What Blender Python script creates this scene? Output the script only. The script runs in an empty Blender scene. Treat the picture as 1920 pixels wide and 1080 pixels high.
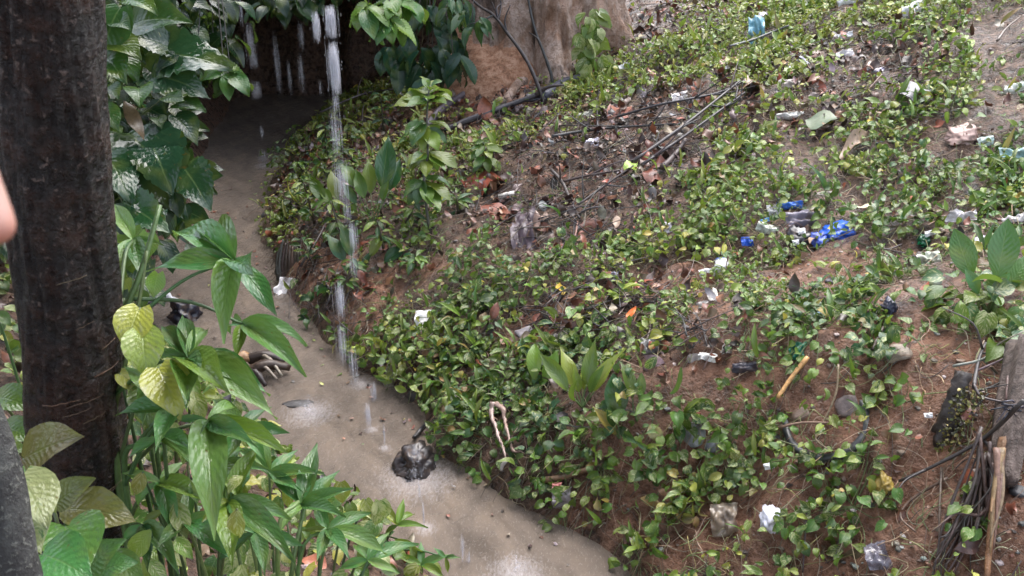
import bpy, math, random
import numpy as np
from mathutils import Vector, Matrix

rng = random.Random(11)
nr = np.random.default_rng(5)
C = bpy.context.scene.collection
S = bpy.context.scene

# ------------------------------------------------------------------ camera
PITCH = math.radians(25.0); CAMZ = 3.5; FPX = 1732.0
cam_d = bpy.data.cameras.new('camera'); cam = bpy.data.objects.new('camera', cam_d); C.objects.link(cam)
cam.location = (0, 0, CAMZ); cam.rotation_euler = (math.pi/2 - PITCH, 0, 0)
cam_d.sensor_width = 36; cam_d.lens = 36*FPX/1920; cam_d.clip_start = 0.05; cam_d.clip_end = 200
cam_d.dof.use_dof = True; cam_d.dof.focus_distance = 6.5; cam_d.dof.aperture_fstop = 14
S.camera = cam
# ------------------------------------------------------------------ sky and light (overcast, rain)
SUN_EL, SUN_AZ = math.radians(62), math.radians(25)
w = bpy.data.worlds.new('World'); S.world = w; w.use_nodes = True
nt = w.node_tree; nt.nodes.clear()
sky = nt.nodes.new('ShaderNodeTexSky'); sky.sky_type = 'NISHITA'; sky.sun_disc = False
sky.sun_elevation = SUN_EL; sky.sun_rotation = SUN_AZ; sky.air_density = 1.0; sky.dust_density = 3.0; sky.ozone_density = 1.0
hs = nt.nodes.new('ShaderNodeHueSaturation'); hs.inputs['Saturation'].default_value = 0.52
bg = nt.nodes.new('ShaderNodeBackground'); bg.inputs['Strength'].default_value = 0.15
wo = nt.nodes.new('ShaderNodeOutputWorld')
nt.links.new(sky.outputs[0], hs.inputs['Color']); nt.links.new(hs.outputs[0], bg.inputs['Color']); nt.links.new(bg.outputs[0], wo.inputs[0])
sl = bpy.data.lights.new('sun', 'SUN'); sl.energy = 1.2; sl.angle = math.radians(60); sl.color = (1, 0.99, 0.98)
so = bpy.data.objects.new('sun', sl); C.objects.link(so); so.location = (3, 6, 12)
sd = Vector((math.sin(SUN_AZ)*math.cos(SUN_EL), math.cos(SUN_AZ)*math.cos(SUN_EL), math.sin(SUN_EL)))
so.rotation_euler = (-sd).to_track_quat('-Z', 'Y').to_euler()
S.view_settings.view_transform = 'Standard'; S.view_settings.look = 'None'; S.view_settings.gamma = 1
S.view_settings.use_curve_mapping = False; S.view_settings.exposure = 2.1
S.cycles.max_bounces = 6; S.cycles.transparent_max_bounces = 8

# ------------------------------------------------------------------ noise and small maths
def _hash(ix, iy, s):
    s = int(s); ix = np.asarray(ix); iy = np.asarray(iy)
    h = (ix.astype(np.int64)*374761393 + iy.astype(np.int64)*668265263 + s*974634777) & 0xffffffff
    h = ((h ^ (h >> 13))*1274126177) & 0xffffffff
    h = h ^ (h >> 16)
    return (h & 0xffff)/65535.0
def vnoise(x, y, s=0):
    x = np.asarray(x, float); y = np.asarray(y, float)
    ix = np.floor(x); iy = np.floor(y); fx = x-ix; fy = y-iy
    fx = fx*fx*(3-2*fx); fy = fy*fy*(3-2*fy)
    a = _hash(ix, iy, s); b = _hash(ix+1, iy, s); c = _hash(ix, iy+1, s); d = _hash(ix+1, iy+1, s)
    return (a*(1-fx)+b*fx)*(1-fy)+(c*(1-fx)+d*fx)*fy-0.5
def fbm(x, y, s=0, o=4):
    t = 0; a = 1
    for k in range(o):
        t = t + a*vnoise(np.asarray(x)*2**k, np.asarray(y)*2**k, s+k*17); a *= .5
    return t
def smooth(a, b, x):
    t = np.clip((np.asarray(x, float)-a)/(b-a), 0, 1); return t*t*(3-2*t)

# ------------------------------------------------------------------ terrain function
RY = [-3, 2.0, 3.0, 3.84, 4.10, 4.38, 4.74, 5.03, 5.69, 6.07, 6.59, 7.18, 7.98, 8.95, 10.3, 11.4, 12.4, 16, 24]
RX = [5.6, 2.35, 1.42, .63, .42, .13, -.27, -.49, -.77, -1.21, -1.55, -1.89, -2.29, -2.66, -2.84, -2.86, -2.8, -2.7, -2.7]
LY = [-3, 2.0, 3.0, 3.93, 4.38, 4.91, 5.55, 6.41, 6.97, 7.74, 9.26, 10.7, 12.1, 16, 24]
LX = [4.6, 1.2, .35, -.47, -.85, -1.47, -1.95, -2.65, -3.11, -3.35, -3.5, -3.85, -4.1, -4.6, -4.6]
def ground(x, y):
    x = np.asarray(x, float); y = np.asarray(y, float)
    wob = .10*fbm(x*2.2, y*2.2, 3, 3)
    dr = (x-np.interp(y, RY, RX))*.82+wob
    dl = (np.interp(y, LY, LX)-x)*.82+wob
    far = np.interp(dr, [-.6, -.2, 0, .12, .4, 1, 2.5, 5, 9, 16], [-.4, -.3, -.02, .16, .36, .66, 1.2, 2.15, 3.6, 5.5])
    near = np.interp(dr, [-.6, -.2, 0, .12, .35, .8, 1.3, 2.5, 5, 9, 16], [-.4, -.3, -.02, .14, .34, .78, 1.22, 1.60, 2.35, 3.7, 5.5])
    k = smooth(5.6, 4.2, y)
    zr = far*(1-k)+near*k
    lf = np.interp(dl, [-.6, -.2, 0, .15, .4, .9, 2, 4, 9], [-.4, -.3, -.02, .25, .7, 1.5, 2.2, 2.8, 4])
    ln = np.interp(dl, [-.6, -.2, 0, .15, .5, 1.2, 3, 8], [-.4, -.3, -.02, .16, .45, .85, 1.6, 2.8])
    k = smooth(6.0, 8.0, y)
    zl = ln*(1-k)+lf*k
    z = np.maximum(zr, zl)
    land = smooth(.0, .5, z)
    z = z+land*(.16*fbm(x*1.1, y*1.1, 8, 3)+.06*fbm(x*4.5, y*4.5, 21, 4))+.018*fbm(x*14, y*14, 33, 2)*smooth(-.05, .1, z)
    rel = smooth(.15, .6, z)
    z = z+rel*(.11*np.abs(fbm(x*2.3+.4*fbm(x*3, y*3, 12, 2), y*3.1, 44, 3))-.03+.035*fbm(x*8, y*9, 47, 3))
    back = smooth(14.6, 16.4, y+.5*fbm(x, y, 4, 2))*smooth(1.5, -.5, x)
    z = z+back*5.0
    return z
GX0, GX1, GY0, GY1, GS = -9.0, 11.0, -2.0, 19.0, 0.05
gx = np.arange(GX0, GX1+1e-6, GS); gy = np.arange(GY0, GY1+1e-6, GS)
GXX, GYY = np.meshgrid(gx, gy)
GZ = ground(GXX, GYY)
def gz(x, y):
    fx = (x-GX0)/GS; fy = (y-GY0)/GS
    i = int(min(max(fx, 0), len(gx)-2)); j = int(min(max(fy, 0), len(gy)-2)); u = min(max(fx-i, 0), 1); v = min(max(fy-j, 0), 1)
    return float((GZ[j, i]*(1-u)+GZ[j, i+1]*u)*(1-v)+(GZ[j+1, i]*(1-u)+GZ[j+1, i+1]*u)*v)
def gn(x, y, e=.12):
    return Vector((gz(x-e, y)-gz(x+e, y), gz(x, y-e)-gz(x, y+e), 2*e)).normalized()
cp, sp = math.cos(PITCH), math.sin(PITCH)
def at(px, py, depth):
    """point seen at that pixel of the photograph, at an axial distance"""
    a = (px-960)/FPX; b = (540-py)/FPX
    return Vector((a, cp+b*sp, -sp+b*cp))*depth+Vector((0, 0, CAMZ))
def hit(px, py, zmin=0.0):
    """where the sight line through that pixel meets the ground (or the water)"""
    a = (px-960)/FPX; b = (540-py)/FPX
    d = Vector((a, cp+b*sp, -sp+b*cp)); t = 2.0; o = Vector((0, 0, CAMZ)); last = t
    while t < 24:
        q = o+d*t
        if q.z <= max(gz(q.x, q.y), zmin): break
        last = t; t += .05
    lo, hi = last, t
    for _ in range(12):
        m = (lo+hi)/2; q = o+d*m
        if q.z <= max(gz(q.x, q.y), zmin): hi = m
        else: lo = m
    return o+d*hi
def depth_of(p): return p.y*cp+(CAMZ-p.z)*sp
def pix(p):
    dd = depth_of(p); return 960+FPX*p.x/dd, 540-FPX*((p.z-CAMZ)*cp+p.y*sp)/dd
def m_per_px(p): return depth_of(p)/FPX

# ------------------------------------------------------------------ materials
def newmat(name):
    m = bpy.data.materials.new(name); m.use_nodes = True
    t = m.node_tree; t.nodes.clear()
    o = t.nodes.new('ShaderNodeOutputMaterial'); b = t.nodes.new('ShaderNodeBsdfPrincipled')
    t.links.new(b.outputs[0], o.inputs[0])
    return m, t, b, o
def N(t, kind, **kw):
    n = t.nodes.new(kind)
    for k, v in kw.items(): setattr(n, k, v)
    return n
def noise(t, vec, scale, detail=5, rough=.6):
    n = N(t, 'ShaderNodeTexNoise'); n.inputs['Scale'].default_value = scale; n.inputs['Detail'].default_value = detail; n.inputs['Roughness'].default_value = rough
    if vec is not None: t.links.new(vec, n.inputs['Vector'])
    return n
def ramp(t, fac, stops):
    r = N(t, 'ShaderNodeValToRGB'); e = r.color_ramp.elements
    while len(e) < len(stops): e.new(.5)
    for k, (p, c) in enumerate(stops):
        e[k].position = p; e[k].color = (*c, 1) if len(c) == 3 else c
    t.links.new(fac, r.inputs[0]); return r
def mixc(t, fac, a, b, mode='MIX'):
    m = N(t, 'ShaderNodeMix', data_type='RGBA', blend_type=mode)
    for s, v in ((0, fac), (6, a), (7, b)):
        if isinstance(v, (int, float)): m.inputs[s].default_value = v
        elif isinstance(v, tuple): m.inputs[s].default_value = (*v, 1)
        else: t.links.new(v, m.inputs[s])
    return m.outputs[2]
def math_(t, op, a, b=None):
    m = N(t, 'ShaderNodeMath', operation=op)
    for s, v in ((0, a), (1, b)):
        if v is None: continue
        if isinstance(v, (int, float)): m.inputs[s].default_value = v
        else: t.links.new(v, m.inputs[s])
    return m.outputs[0]
def bump(t, bsdf, h, strength, dist):
    b = N(t, 'ShaderNodeBump'); b.inputs['Strength'].default_value = strength; b.inputs['Distance'].default_value = dist
    t.links.new(h, b.inputs['Height']); t.links.new(b.outputs[0], bsdf.inputs['Normal'])
def bump_coat(t, bsdf, h, strength, dist):
    b = N(t, 'ShaderNodeBump'); b.inputs['Strength'].default_value = strength; b.inputs['Distance'].default_value = dist
    t.links.new(h, b.inputs['Height']); t.links.new(b.outputs[0], bsdf.inputs['Coat Normal'])
def geo_pos(t): return N(t, 'ShaderNodeNewGeometry').outputs['Position']
def obj_co(t): return N(t, 'ShaderNodeTexCoord').outputs['Object']

def mat_soil():
    m, t, b, o = newmat('wet_soil'); P = geo_pos(t)
    n1 = noise(t, P, 1.7, 5); n2 = noise(t, P, 14, 8, .65); n3 = noise(t, P, 70, 4, .6)
    c = ramp(t, n2.outputs[0], [(.30, (.045, .020, .011)), (.46, (.145, .066, .037)), (.61, (.24, .118, .069)), (.78, (.32, .185, .12))]).outputs[0]
    g = ramp(t, n2.outputs[0], [(.32, (.018, .010, .006)), (.50, (.078, .041, .025)), (.64, (.165, .093, .058)), (.8, (.23, .155, .115))]).outputs[0]
    ca = N(t, 'ShaderNodeAttribute', attribute_name='tint')
    f = math_(t, 'SUBTRACT', 1.0, ca.outputs['Fac'])
    col = mixc(t, f, c, g)
    pb = ramp(t, n3.outputs[0], [(.68, (0, 0, 0)), (.74, (1, 1, 1))]).outputs[0]
    col = mixc(t, math_(t, 'MULTIPLY', pb, .5), col, (.24, .19, .15))
    t.links.new(col, b.inputs['Base Color'])
    r = ramp(t, n2.outputs[0], [(.38, (.14,)*3), (.66, (.58,)*3)]).outputs[0]; t.links.new(r, b.inputs['Roughness'])
    h = math_(t, 'ADD', math_(t, 'MULTIPLY', n2.outputs[0], 1.0), math_(t, 'MULTIPLY', n3.outputs[0], .3))
    bump(t, b, h, 1.0, .05)
    return m
SPL = [(-1.41, 5.45, .17), (-.59, 4.72, .24), (0.02, 3.86, .16), (-1.10, 5.85, .10), (-.95, 5.25, .05), (-.5, 4.24, .07), (-3.1, 11.14, .14), (-.83, 5.03, .04)]
def mat_water():
    m, t, b, o = newmat('muddy_water'); P = geo_pos(t)
    mp = N(t, 'ShaderNodeMapping'); mp.inputs['Rotation'].default_value[2] = math.radians(-38); mp.inputs['Scale'].default_value = (1.6, .7, 1)
    t.links.new(P, mp.inputs[0]); Q = mp.outputs[0]
    n1 = noise(t, Q, 2.2, 4); n2 = noise(t, Q, 42, 6, .75); n3 = noise(t, Q, 13, 4, .6)
    col = ramp(t, n1.outputs[0], [(.3, (.092, .075, .062)), (.5, (.135, .108, .088)), (.72, (.178, .138, .106))]).outputs[0]
    m4 = N(t, 'ShaderNodeMapping'); m4.inputs['Rotation'].default_value[2] = math.radians(-33.5); t.links.new(P, m4.inputs[0]); wv = N(t, 'ShaderNodeVectorMath', operation='ADD'); t.links.new(m4.outputs[0], wv.inputs[0])
    wn_ = noise(t, P, 1.6, 3); ws = N(t, 'ShaderNodeVectorMath', operation='SCALE'); t.links.new(wn_.outputs['Color'], ws.inputs[0]); ws.inputs['Scale'].default_value = .35; t.links.new(ws.outputs[0], wv.inputs[1])
    m3 = N(t, 'ShaderNodeMapping'); m3.inputs['Scale'].default_value = (5, .7, 1); t.links.new(wv.outputs[0], m3.inputs[0])
    nf = noise(t, m3.outputs[0], 1.5, 5, .6)
    col = mixc(t, .55, col, ramp(t, nf.outputs[0], [(.34, (.55, .54, .53)), (.5, (1, 1, 1)), (.68, (1.35, 1.33, 1.3))]).outputs[0], 'MULTIPLY')
    foam = None
    for (x, y, r) in SPL:
        s = N(t, 'ShaderNodeVectorMath', operation='DISTANCE'); t.links.new(P, s.inputs[0]); s.inputs[1].default_value = (x, y, 0)
        q = math_(t, 'MAXIMUM', math_(t, 'SUBTRACT', 1.0, math_(t, 'DIVIDE', s.outputs['Value'], r*1.9)), 0.0)
        foam = q if foam is None else math_(t, 'MAXIMUM', foam, q)
    f2 = math_(t, 'ADD', math_(t, 'MULTIPLY', foam, .36), math_(t, 'MULTIPLY', n2.outputs[0], .62))
    fm = ramp(t, f2, [(.46, (0, 0, 0)), (.76, (1, 1, 1))]).outputs[0]
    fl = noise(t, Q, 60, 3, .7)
    fk = ramp(t, fl.outputs[0], [(.575, (0, 0, 0)), (.66, (1, 1, 1))]).outputs[0]  # pale bubble flecks that also paint the water's fine glints into its colour
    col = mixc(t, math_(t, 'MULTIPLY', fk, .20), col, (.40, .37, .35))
    col = mixc(t, math_(t, 'MULTIPLY', fm, .5), col, (.50, .48, .50))
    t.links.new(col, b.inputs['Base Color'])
    b.inputs['Roughness'].default_value = 1.; b.inputs['Specular IOR Level'].default_value = 0.
    up = N(t, 'ShaderNodeCombineXYZ'); up.inputs[2].default_value = 1; t.links.new(up.outputs[0], b.inputs['Normal'])
    b.inputs['Coat Weight'].default_value = 1.; b.inputs['Coat Roughness'].default_value = .05; b.inputs['Coat IOR'].default_value = 1.42
    bump_coat(t, b, math_(t, 'ADD', math_(t, 'MULTIPLY', n2.outputs[0], .8), math_(t, 'MULTIPLY', n3.outputs[0], 1.6)), 1.0, .06)
    return m
def mat_leaf():
    m, t, b, o = newmat('leaf')
    a = N(t, 'ShaderNodeAttribute', attribute_name='tint'); uv = N(t, 'ShaderNodeUVMap', uv_map='uv')
    oi = N(t, 'ShaderNodeObjectInfo')
    sep = N(t, 'ShaderNodeSeparateXYZ'); t.links.new(uv.outputs[0], sep.inputs[0])
    u, v = sep.outputs[0], sep.outputs[1]
    au = math_(t, 'ABSOLUTE', math_(t, 'SUBTRACT', u, .5))
    # variegation: marbled streaks running out from the midrib
    sc = N(t, 'ShaderNodeSeparateColor'); t.links.new(a.outputs['Color'], sc.inputs[0])
    off = math_(t, 'ADD', math_(t, 'MULTIPLY', sc.outputs[0], 531.0), math_(t, 'MULTIPLY', oi.outputs['Random'], 77.0))
    cx = N(t, 'ShaderNodeCombineXYZ')
    t.links.new(math_(t, 'MULTIPLY', u, 1.3), cx.inputs[0])
    t.links.new(math_(t, 'MULTIPLY', math_(t, 'SUBTRACT', v, math_(t, 'MULTIPLY', au, .9)), 2.4), cx.inputs[1]); t.links.new(off, cx.inputs[2])
    nv = noise(t, cx.outputs[0], 2.6, 4, .7)
    vm = math_(t, 'ADD', nv.outputs[0], math_(t, 'MULTIPLY', a.outputs['Alpha'], .34))
    vmask = ramp(t, vm, [(.665, (0, 0, 0)), (.74, (1, 1, 1))]).outputs[0]
    lat = math_(t, 'SINE', math_(t, 'MULTIPLY', math_(t, 'SUBTRACT', v, math_(t, 'MULTIPLY', au, .55)), 62.0))
    rib = ramp(t, au, [(.0, (1, 1, 1)), (.035, (0, 0, 0))]).outputs[0]
    latm = ramp(t, lat, [(.8, (0, 0, 0)), (1.0, (1, 1, 1))]).outputs[0]
    c = mixc(t, vmask, a.outputs['Color'], mixc(t, .72, a.outputs['Color'], (.42, .42, .20), 'MIX'))
    c = mixc(t, math_(t, 'MULTIPLY', latm, .05), c, (.20, .28, .10))
    c = mixc(t, math_(t, 'MULTIPLY', rib, .28), c, (.22, .30, .10))
    cs = N(t, 'ShaderNodeCombineXYZ'); t.links.new(u, cs.inputs[0]); t.links.new(math_(t, 'MULTIPLY', v, 2.2), cs.inputs[1]); t.links.new(off, cs.inputs[2])
    sn = noise(t, cs.outputs[0], 7.5, 3, .6); wn = noise(t, cs.outputs[0], 1.1, 1)
    sm = ramp(t, math_(t, 'ADD', sn.outputs[0], math_(t, 'MULTIPLY', au, .12)), [(.70, (0, 0, 0)), (.735, (1, 1, 1))]).outputs[0]
    c = mixc(t, math_(t, 'MULTIPLY', sm, .75), c, (.13, .08, .025))
    c = mixc(t, math_(t, 'MULTIPLY', ramp(t, wn.outputs[0], [(.5, (0, 0, 0)), (.75, (1, 1, 1))]).outputs[0], .5), c, (.17, .20, .04))
    hsn = N(t, 'ShaderNodeHueSaturation'); t.links.new(c, hsn.inputs['Color'])
    t.links.new(math_(t, 'ADD', .85, math_(t, 'MULTIPLY', oi.outputs['Random'], .3)), hsn.inputs['Value'])
    c = hsn.outputs[0]
    t.links.new(c, b.inputs['Base Color'])
    P = geo_pos(t); nr_ = noise(t, P, 9, 3)
    t.links.new(ramp(t, nr_.outputs[0], [(.35, (.07,)*3), (.7, (.19,)*3)]).outputs[0], b.inputs['Roughness'])
    b.inputs['IOR'].default_value = 1.5; b.inputs['Specular IOR Level'].default_value = .5
    h = math_(t, 'ADD', math_(t, 'MULTIPLY', lat, .35), math_(t, 'ADD', math_(t, 'MULTIPLY', rib, -1.2), math_(t, 'MULTIPLY', noise(t, uv.outputs[0], 11, 3).outputs[0], 3.0)))
    bump(t, b, h, .30, .005)
    tr = N(t, 'ShaderNodeBsdfTranslucent'); t.links.new(mixc(t, .6, c, (.16, .26, .03)), tr.inputs[0])
    mx = N(t, 'ShaderNodeMixShader'); mx.inputs[0].default_value = .28
    t.links.new(b.outputs[0], mx.inputs[1]); t.links.new(tr.outputs[0], mx.inputs[2]); t.links.new(mx.outputs[0], o.inputs[0])
    return m
def mat_tintrough(name, rough=.5, nscale=25, namp=.35, bumpd=.004, trans=0, spec=.5):
    """colour from the mesh's tint attribute with fine grain"""
    m, t, b, o = newmat(name)
    a = N(t, 'ShaderNodeAttribute', attribute_name='tint'); P = geo_pos(t); n = noise(t, P, nscale, 6, .65)
    c = mixc(t, namp, a.outputs['Color'], ramp(t, n.outputs[0], [(.3, (.25,)*3), (.7, (1.5,)*3)]).outputs[0], 'MULTIPLY')
    t.links.new(c, b.inputs['Base Color']); b.inputs['Roughness'].default_value = rough
    b.inputs['Specular IOR Level'].default_value = spec
    bump(t, b, n.outputs[0], .7, bumpd)
    if name == 'plastic_film':
        mn = noise(t, P, 11, 6, .7); mm = ramp(t, mn.outputs[0], [(.50, (0, 0, 0)), (.62, (1, 1, 1))]).outputs[0]
        c = mixc(t, math_(t, 'MULTIPLY', mm, .6), c, (.11, .075, .055)); t.links.new(c, b.inputs['Base Color'])
    if trans:
        b.inputs['Transmission Weight'].default_value = trans
    return m
def mat_bark(name, stops, scale, bumpd, rough=.45, stretch=(1, 1, .22), spots=None, streak=None):
    m, t, b, o = newmat(name); P = obj_co(t)
    mp = N(t, 'ShaderNodeMapping'); mp.inputs['Scale'].default_value = stretch; t.links.new(P, mp.inputs[0])
    n = noise(t, mp.outputs[0], scale, 8, .7); n2 = noise(t, P, scale*.25, 4); n3 = noise(t, P, scale*3, 4, .7)
    f = math_(t, 'ADD', math_(t, 'MULTIPLY', n.outputs[0], .65), math_(t, 'MULTIPLY', n2.outputs[0], .35))
    c = ramp(t, f, stops).outputs[0]
    if streak:
        m2 = N(t, 'ShaderNodeMapping'); m2.inputs['Scale'].default_value = (1, 1, .10); t.links.new(P, m2.inputs[0]); ns = noise(t, m2.outputs[0], 4.2, 5, .65)
        c = mixc(t, math_(t, 'MULTIPLY', ramp(t, ns.outputs[0], [(.52, (0, 0, 0)), (.60, (1, 1, 1))]).outputs[0], .45), c, streak)
        c = mixc(t, math_(t, 'MULTIPLY', ramp(t, ns.outputs[0], [(.36, (1, 1, 1)), (.43, (0, 0, 0))]).outputs[0], .8), c, (.055, .032, .024))
    if spots:
        sm = ramp(t, n3.outputs[0], [(spots[1], (0, 0, 0)), (spots[1]+.06, (1, 1, 1))]).outputs[0]
        c = mixc(t, math_(t, 'MULTIPLY', sm, .8), c, spots[0])
    t.links.new(c, b.inputs['Base Color'])
    t.links.new(ramp(t, n3.outputs[0], [(.35, (rough-.15,)*3), (.7, (rough+.25,)*3)]).outputs[0], b.inputs['Roughness'])
    bump(t, b, math_(t, 'ADD', n.outputs[0], math_(t, 'MULTIPLY', n3.outputs[0], .4)), 1, bumpd)
    return m
def mat_plain(name, col, rough=.4, trans=0, spec=.5):
    m, t, b, o = newmat(name); P = geo_pos(t); n = noise(t, P, 22, 6, .65)
    d = tuple(x*.45 for x in col)
    t.links.new(ramp(t, n.outputs[0], [(.3, d), (.55, col)]).outputs[0], b.inputs['Base Color']); b.inputs['Roughness'].default_value = rough
    b.inputs['Transmission Weight'].default_value = trans; b.inputs['Specular IOR Level'].default_value = spec
    bump(t, b, n.outputs[0], .3, .004)
    return m
def mat_jet():
    m, t, b, o = newmat('falling_water'); b.inputs['Base Color'].default_value = (.9, .9, .97, 1)
    b.inputs['Roughness'].default_value = .25; b.inputs['IOR'].default_value = 1.33; b.inputs['Transmission Weight'].default_value = .25; b.inputs['Alpha'].default_value = .24
    n = noise(t, geo_pos(t), 45, 4); bump(t, b, n.outputs[0], .6, .01)
    return m
def mat_skin():
    m, t, b, o = newmat('skin'); P = geo_pos(t); n = noise(t, P, 60, 5)
    sx = N(t, 'ShaderNodeSeparateXYZ'); t.links.new(P, sx.inputs[0])
    zt = at(0, 462, .32).z
    g = N(t, 'ShaderNodeMapRange'); t.links.new(sx.outputs[2], g.inputs[0]); g.inputs[1].default_value = zt-.008; g.inputs[2].default_value = zt+.014
    c = mixc(t, g.outputs[0], (.62, .20, .14), (.58, .34, .27))
    c = mixc(t, .25, c, n.outputs[0], 'MULTIPLY')
    t.links.new(c, b.inputs['Base Color']); b.inputs['Roughness'].default_value = .45; b.inputs['Subsurface Weight'].default_value = .15
    b.inputs['Subsurface Radius'].default_value = (.006, .002, .001)
    return m
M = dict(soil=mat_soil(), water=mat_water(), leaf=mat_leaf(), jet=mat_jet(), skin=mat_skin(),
    dead=mat_tintrough('dead_leaf', .38, 45, .5, .003), stem=mat_tintrough('stem', .45, 60, .4, .003),
    stick=mat_tintrough('wet_stick', .40, 50, .55, .006), trash=mat_tintrough('plastic_film', .30, 30, .25, .004),
    stone=mat_tintrough('stone', .45, 30, .6, .012), clear=mat_tintrough('clear_plastic', .2, 20, .2, .003, .55),
    bark_dark=mat_bark('dark_wet_bark', [(.34, (.002, .0012, .001)), (.47, (.010, .0042, .0026)), (.59, (.042, .017, .010)), (.74, (.085, .040, .028))], 17, .035, .24, (1, 1, .95), ((.16, .115, .095), .60)),
    bark_pale=mat_bark('pale_fluted_bark', [(.30, (.09, .052, .038)), (.44, (.32, .20, .14)), (.54, (.52, .38, .31)), (.70, (.64, .52, .47))], 12, .09, .5, (1, 1, .6), ((.10, .06, .045), .60), (.36, .17, .085)),
    bark_lichen=mat_bark('lichen_bark', [(.3, (.02, .019, .018)), (.5, (.05, .048, .045)), (.62, (.10, .10, .09))], 30, .02, .6, (1, 1, .5), ((.20, .20, .17), .56)),
    wood=mat_bark('weathered_wood', [(.34, (.015, .010, .008)), (.48, (.085, .058, .046)), (.64, (.22, .165, .14))], 34, .03, .5, (1, 1, .05)),
    wood_tan=mat_bark('split_tan_wood', [(.36, (.04, .018, .01)), (.5, (.20, .095, .042)), (.68, (.36, .23, .13))], 20, .012, .45, (1, 1, .06)),
    rubber=mat_plain('rubber', (.045, .047, .05), .38),
)

# ------------------------------------------------------------------ mesh helpers
def mesh(name, V, F, mat, uv=None, tint=None, smoothed=True):
    """V (n,3); F (m,k) array or list of tuples"""
    me = bpy.data.meshes.new(name); V = np.asarray(V, np.float32)
    if isinstance(F, np.ndarray):
        m_, k = F.shape
        me.vertices.add(len(V)); me.vertices.foreach_set('co', V.ravel())
        me.loops.add(m_*k); me.loops.foreach_set('vertex_index', F.astype(np.int32).ravel())
        me.polygons.add(m_); me.polygons.foreach_set('loop_start', np.arange(0, m_*k, k, dtype=np.int32))
        me.update(calc_edges=True)
    else:
        me.from_pydata(V.tolist(), [], F); me.update()
    if uv is not None:
        li = np.zeros(len(me.loops), np.int32); me.loops.foreach_get('vertex_index', li)
        l = me.uv_layers.new(name='uv'); l.data.foreach_set('uv', np.asarray(uv, np.float32)[li].ravel())
    if tint is not None:
        at_ = me.attributes.new('tint', 'FLOAT_COLOR', 'POINT')
        T = np.asarray(tint, np.float32)
        if T.ndim == 1: T = np.tile(T, (len(V), 1))
        if T.shape[1] == 3: T = np.hstack([T, np.zeros((len(T), 1), np.float32)])
        at_.data.foreach_set('color', np.ascontiguousarray(T, np.float32).ravel())
    if smoothed: me.polygons.foreach_set('use_smooth', np.ones(len(me.polygons), bool))
    if mat: me.materials.append(mat)
    return me
def ob(name, me, parent=None, loc=(0, 0, 0)):
    o = bpy.data.objects.new(name, me); C.objects.link(o)
    o.location = loc
    if parent: o.parent = parent
    return o
def thing(name, label, cat, loc, group=None):
    o = bpy.data.objects.new(name, None); C.objects.link(o); o.location = loc; o.empty_display_size = .1
    return tag(o, label, cat, group)
def tag(o, label, cat, group=None):
    o['label'] = label; o['category'] = cat
    if group: o['group'] = group
    return o
def kind(o, k): o['kind'] = k; return o

class MB:
    def __init__(s): s.V = []; s.F = []; s.U = []; s.T = []; s.n = 0
    def add(s, V, F, tint=(.1, .1, .1), uv=None):
        V = np.asarray(V, float); F = np.asarray(F, int)
        if F.shape[1] == 3: F = np.hstack([F, F[:, 2:3]])
        s.V.append(V); s.F.append(F+s.n); s.n += len(V)
        s.U.append(np.zeros((len(V), 2)) if uv is None else uv)
        t = np.asarray(tint, float)
        if t.ndim == 1:
            if len(t) == 3: t = np.append(t, 0)
            t = np.tile(t, (len(V), 1))
        s.T.append(t)
    def mesh(s, name, mat, org=(0, 0, 0), smoothed=True):
        V = np.vstack(s.V)-np.array(org); F = np.vstack(s.F)
        F = [tuple(dict.fromkeys(q)) for q in F.tolist()] if np.any(F[:, 2] == F[:, 3]) else F
        return mesh(name, V, F, mat, np.vstack(s.U), np.vstack(s.T), smoothed)

def curve_pts(P, n=4):
    """Catmull-Rom through points"""
    P = [Vector(p) for p in P]
    if len(P) < 3: return [P[0].lerp(P[-1], k/n) for k in range(n+1)] if len(P) == 2 else P
    out = []
    for i in range(len(P)-1):
        a = P[i-1] if i else P[0]*2-P[1]; b = P[i]; c = P[i+1]; d = P[i+2] if i+2 < len(P) else P[-1]*2-P[-2]
        for k in range(n):
            t = k/n
            out.append(.5*((2*b)+(c-a)*t+(2*a-5*b+4*c-d)*t*t+(3*b-a-3*c+d)*t**3))
    out.append(P[-1]); return out
def tube(P, r0, r1, seg=6, rough=0., seed=0):
    """closed tube along points; returns V, F (quads, caps as fans)"""
    P = [Vector(p) for p in P]; n = len(P); V = []; F = []
    rr = random.Random(seed*31+7)
    d0 = (P[1]-P[0]).normalized(); a = d0.orthogonal().normalized()
    for i, p in enumerate(P):
        d = ((P[min(i+1, n-1)]-P[max(i-1, 0)])).normalized()
        a = (a-d*a.dot(d)); a = a.normalized() if a.length > 1e-6 else d.orthogonal().normalized()
        b = d.cross(a); t = i/(n-1); r = r0*(1-t)+r1*t
        for k in range(seg):
            q = 2*math.pi*k/seg; rk = r*(1+rough*(rr.random()-.5)*2)
            V.append(p+a*(math.cos(q)*rk)+b*(math.sin(q)*rk))
    for i in range(n-1):
        for k in range(seg):
            F.append((i*seg+k, i*seg+(k+1) % seg, (i+1)*seg+(k+1) % seg, (i+1)*seg+k))
    V.append(P[0]); V.append(P[-1]); c0, c1 = len(V)-2, len(V)-1
    for k in range(seg):
        F.append((c0, (k+1) % seg, k, k)); F.append((c1, (n-1)*seg+k, (n-1)*seg+(k+1) % seg, (n-1)*seg+(k+1) % seg))
    return np.array([v[:] for v in V]), np.array(F)
def frame(d, n):
    """3x3 with Y along d and Z near n"""
    d = Vector(d).normalized(); n = Vector(n); z = n-d*n.dot(d)
    if z.length < 1e-5: z = d.orthogonal()
    z.normalize(); x = d.cross(z)
    return Matrix((x, d, z)).transposed()
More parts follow.
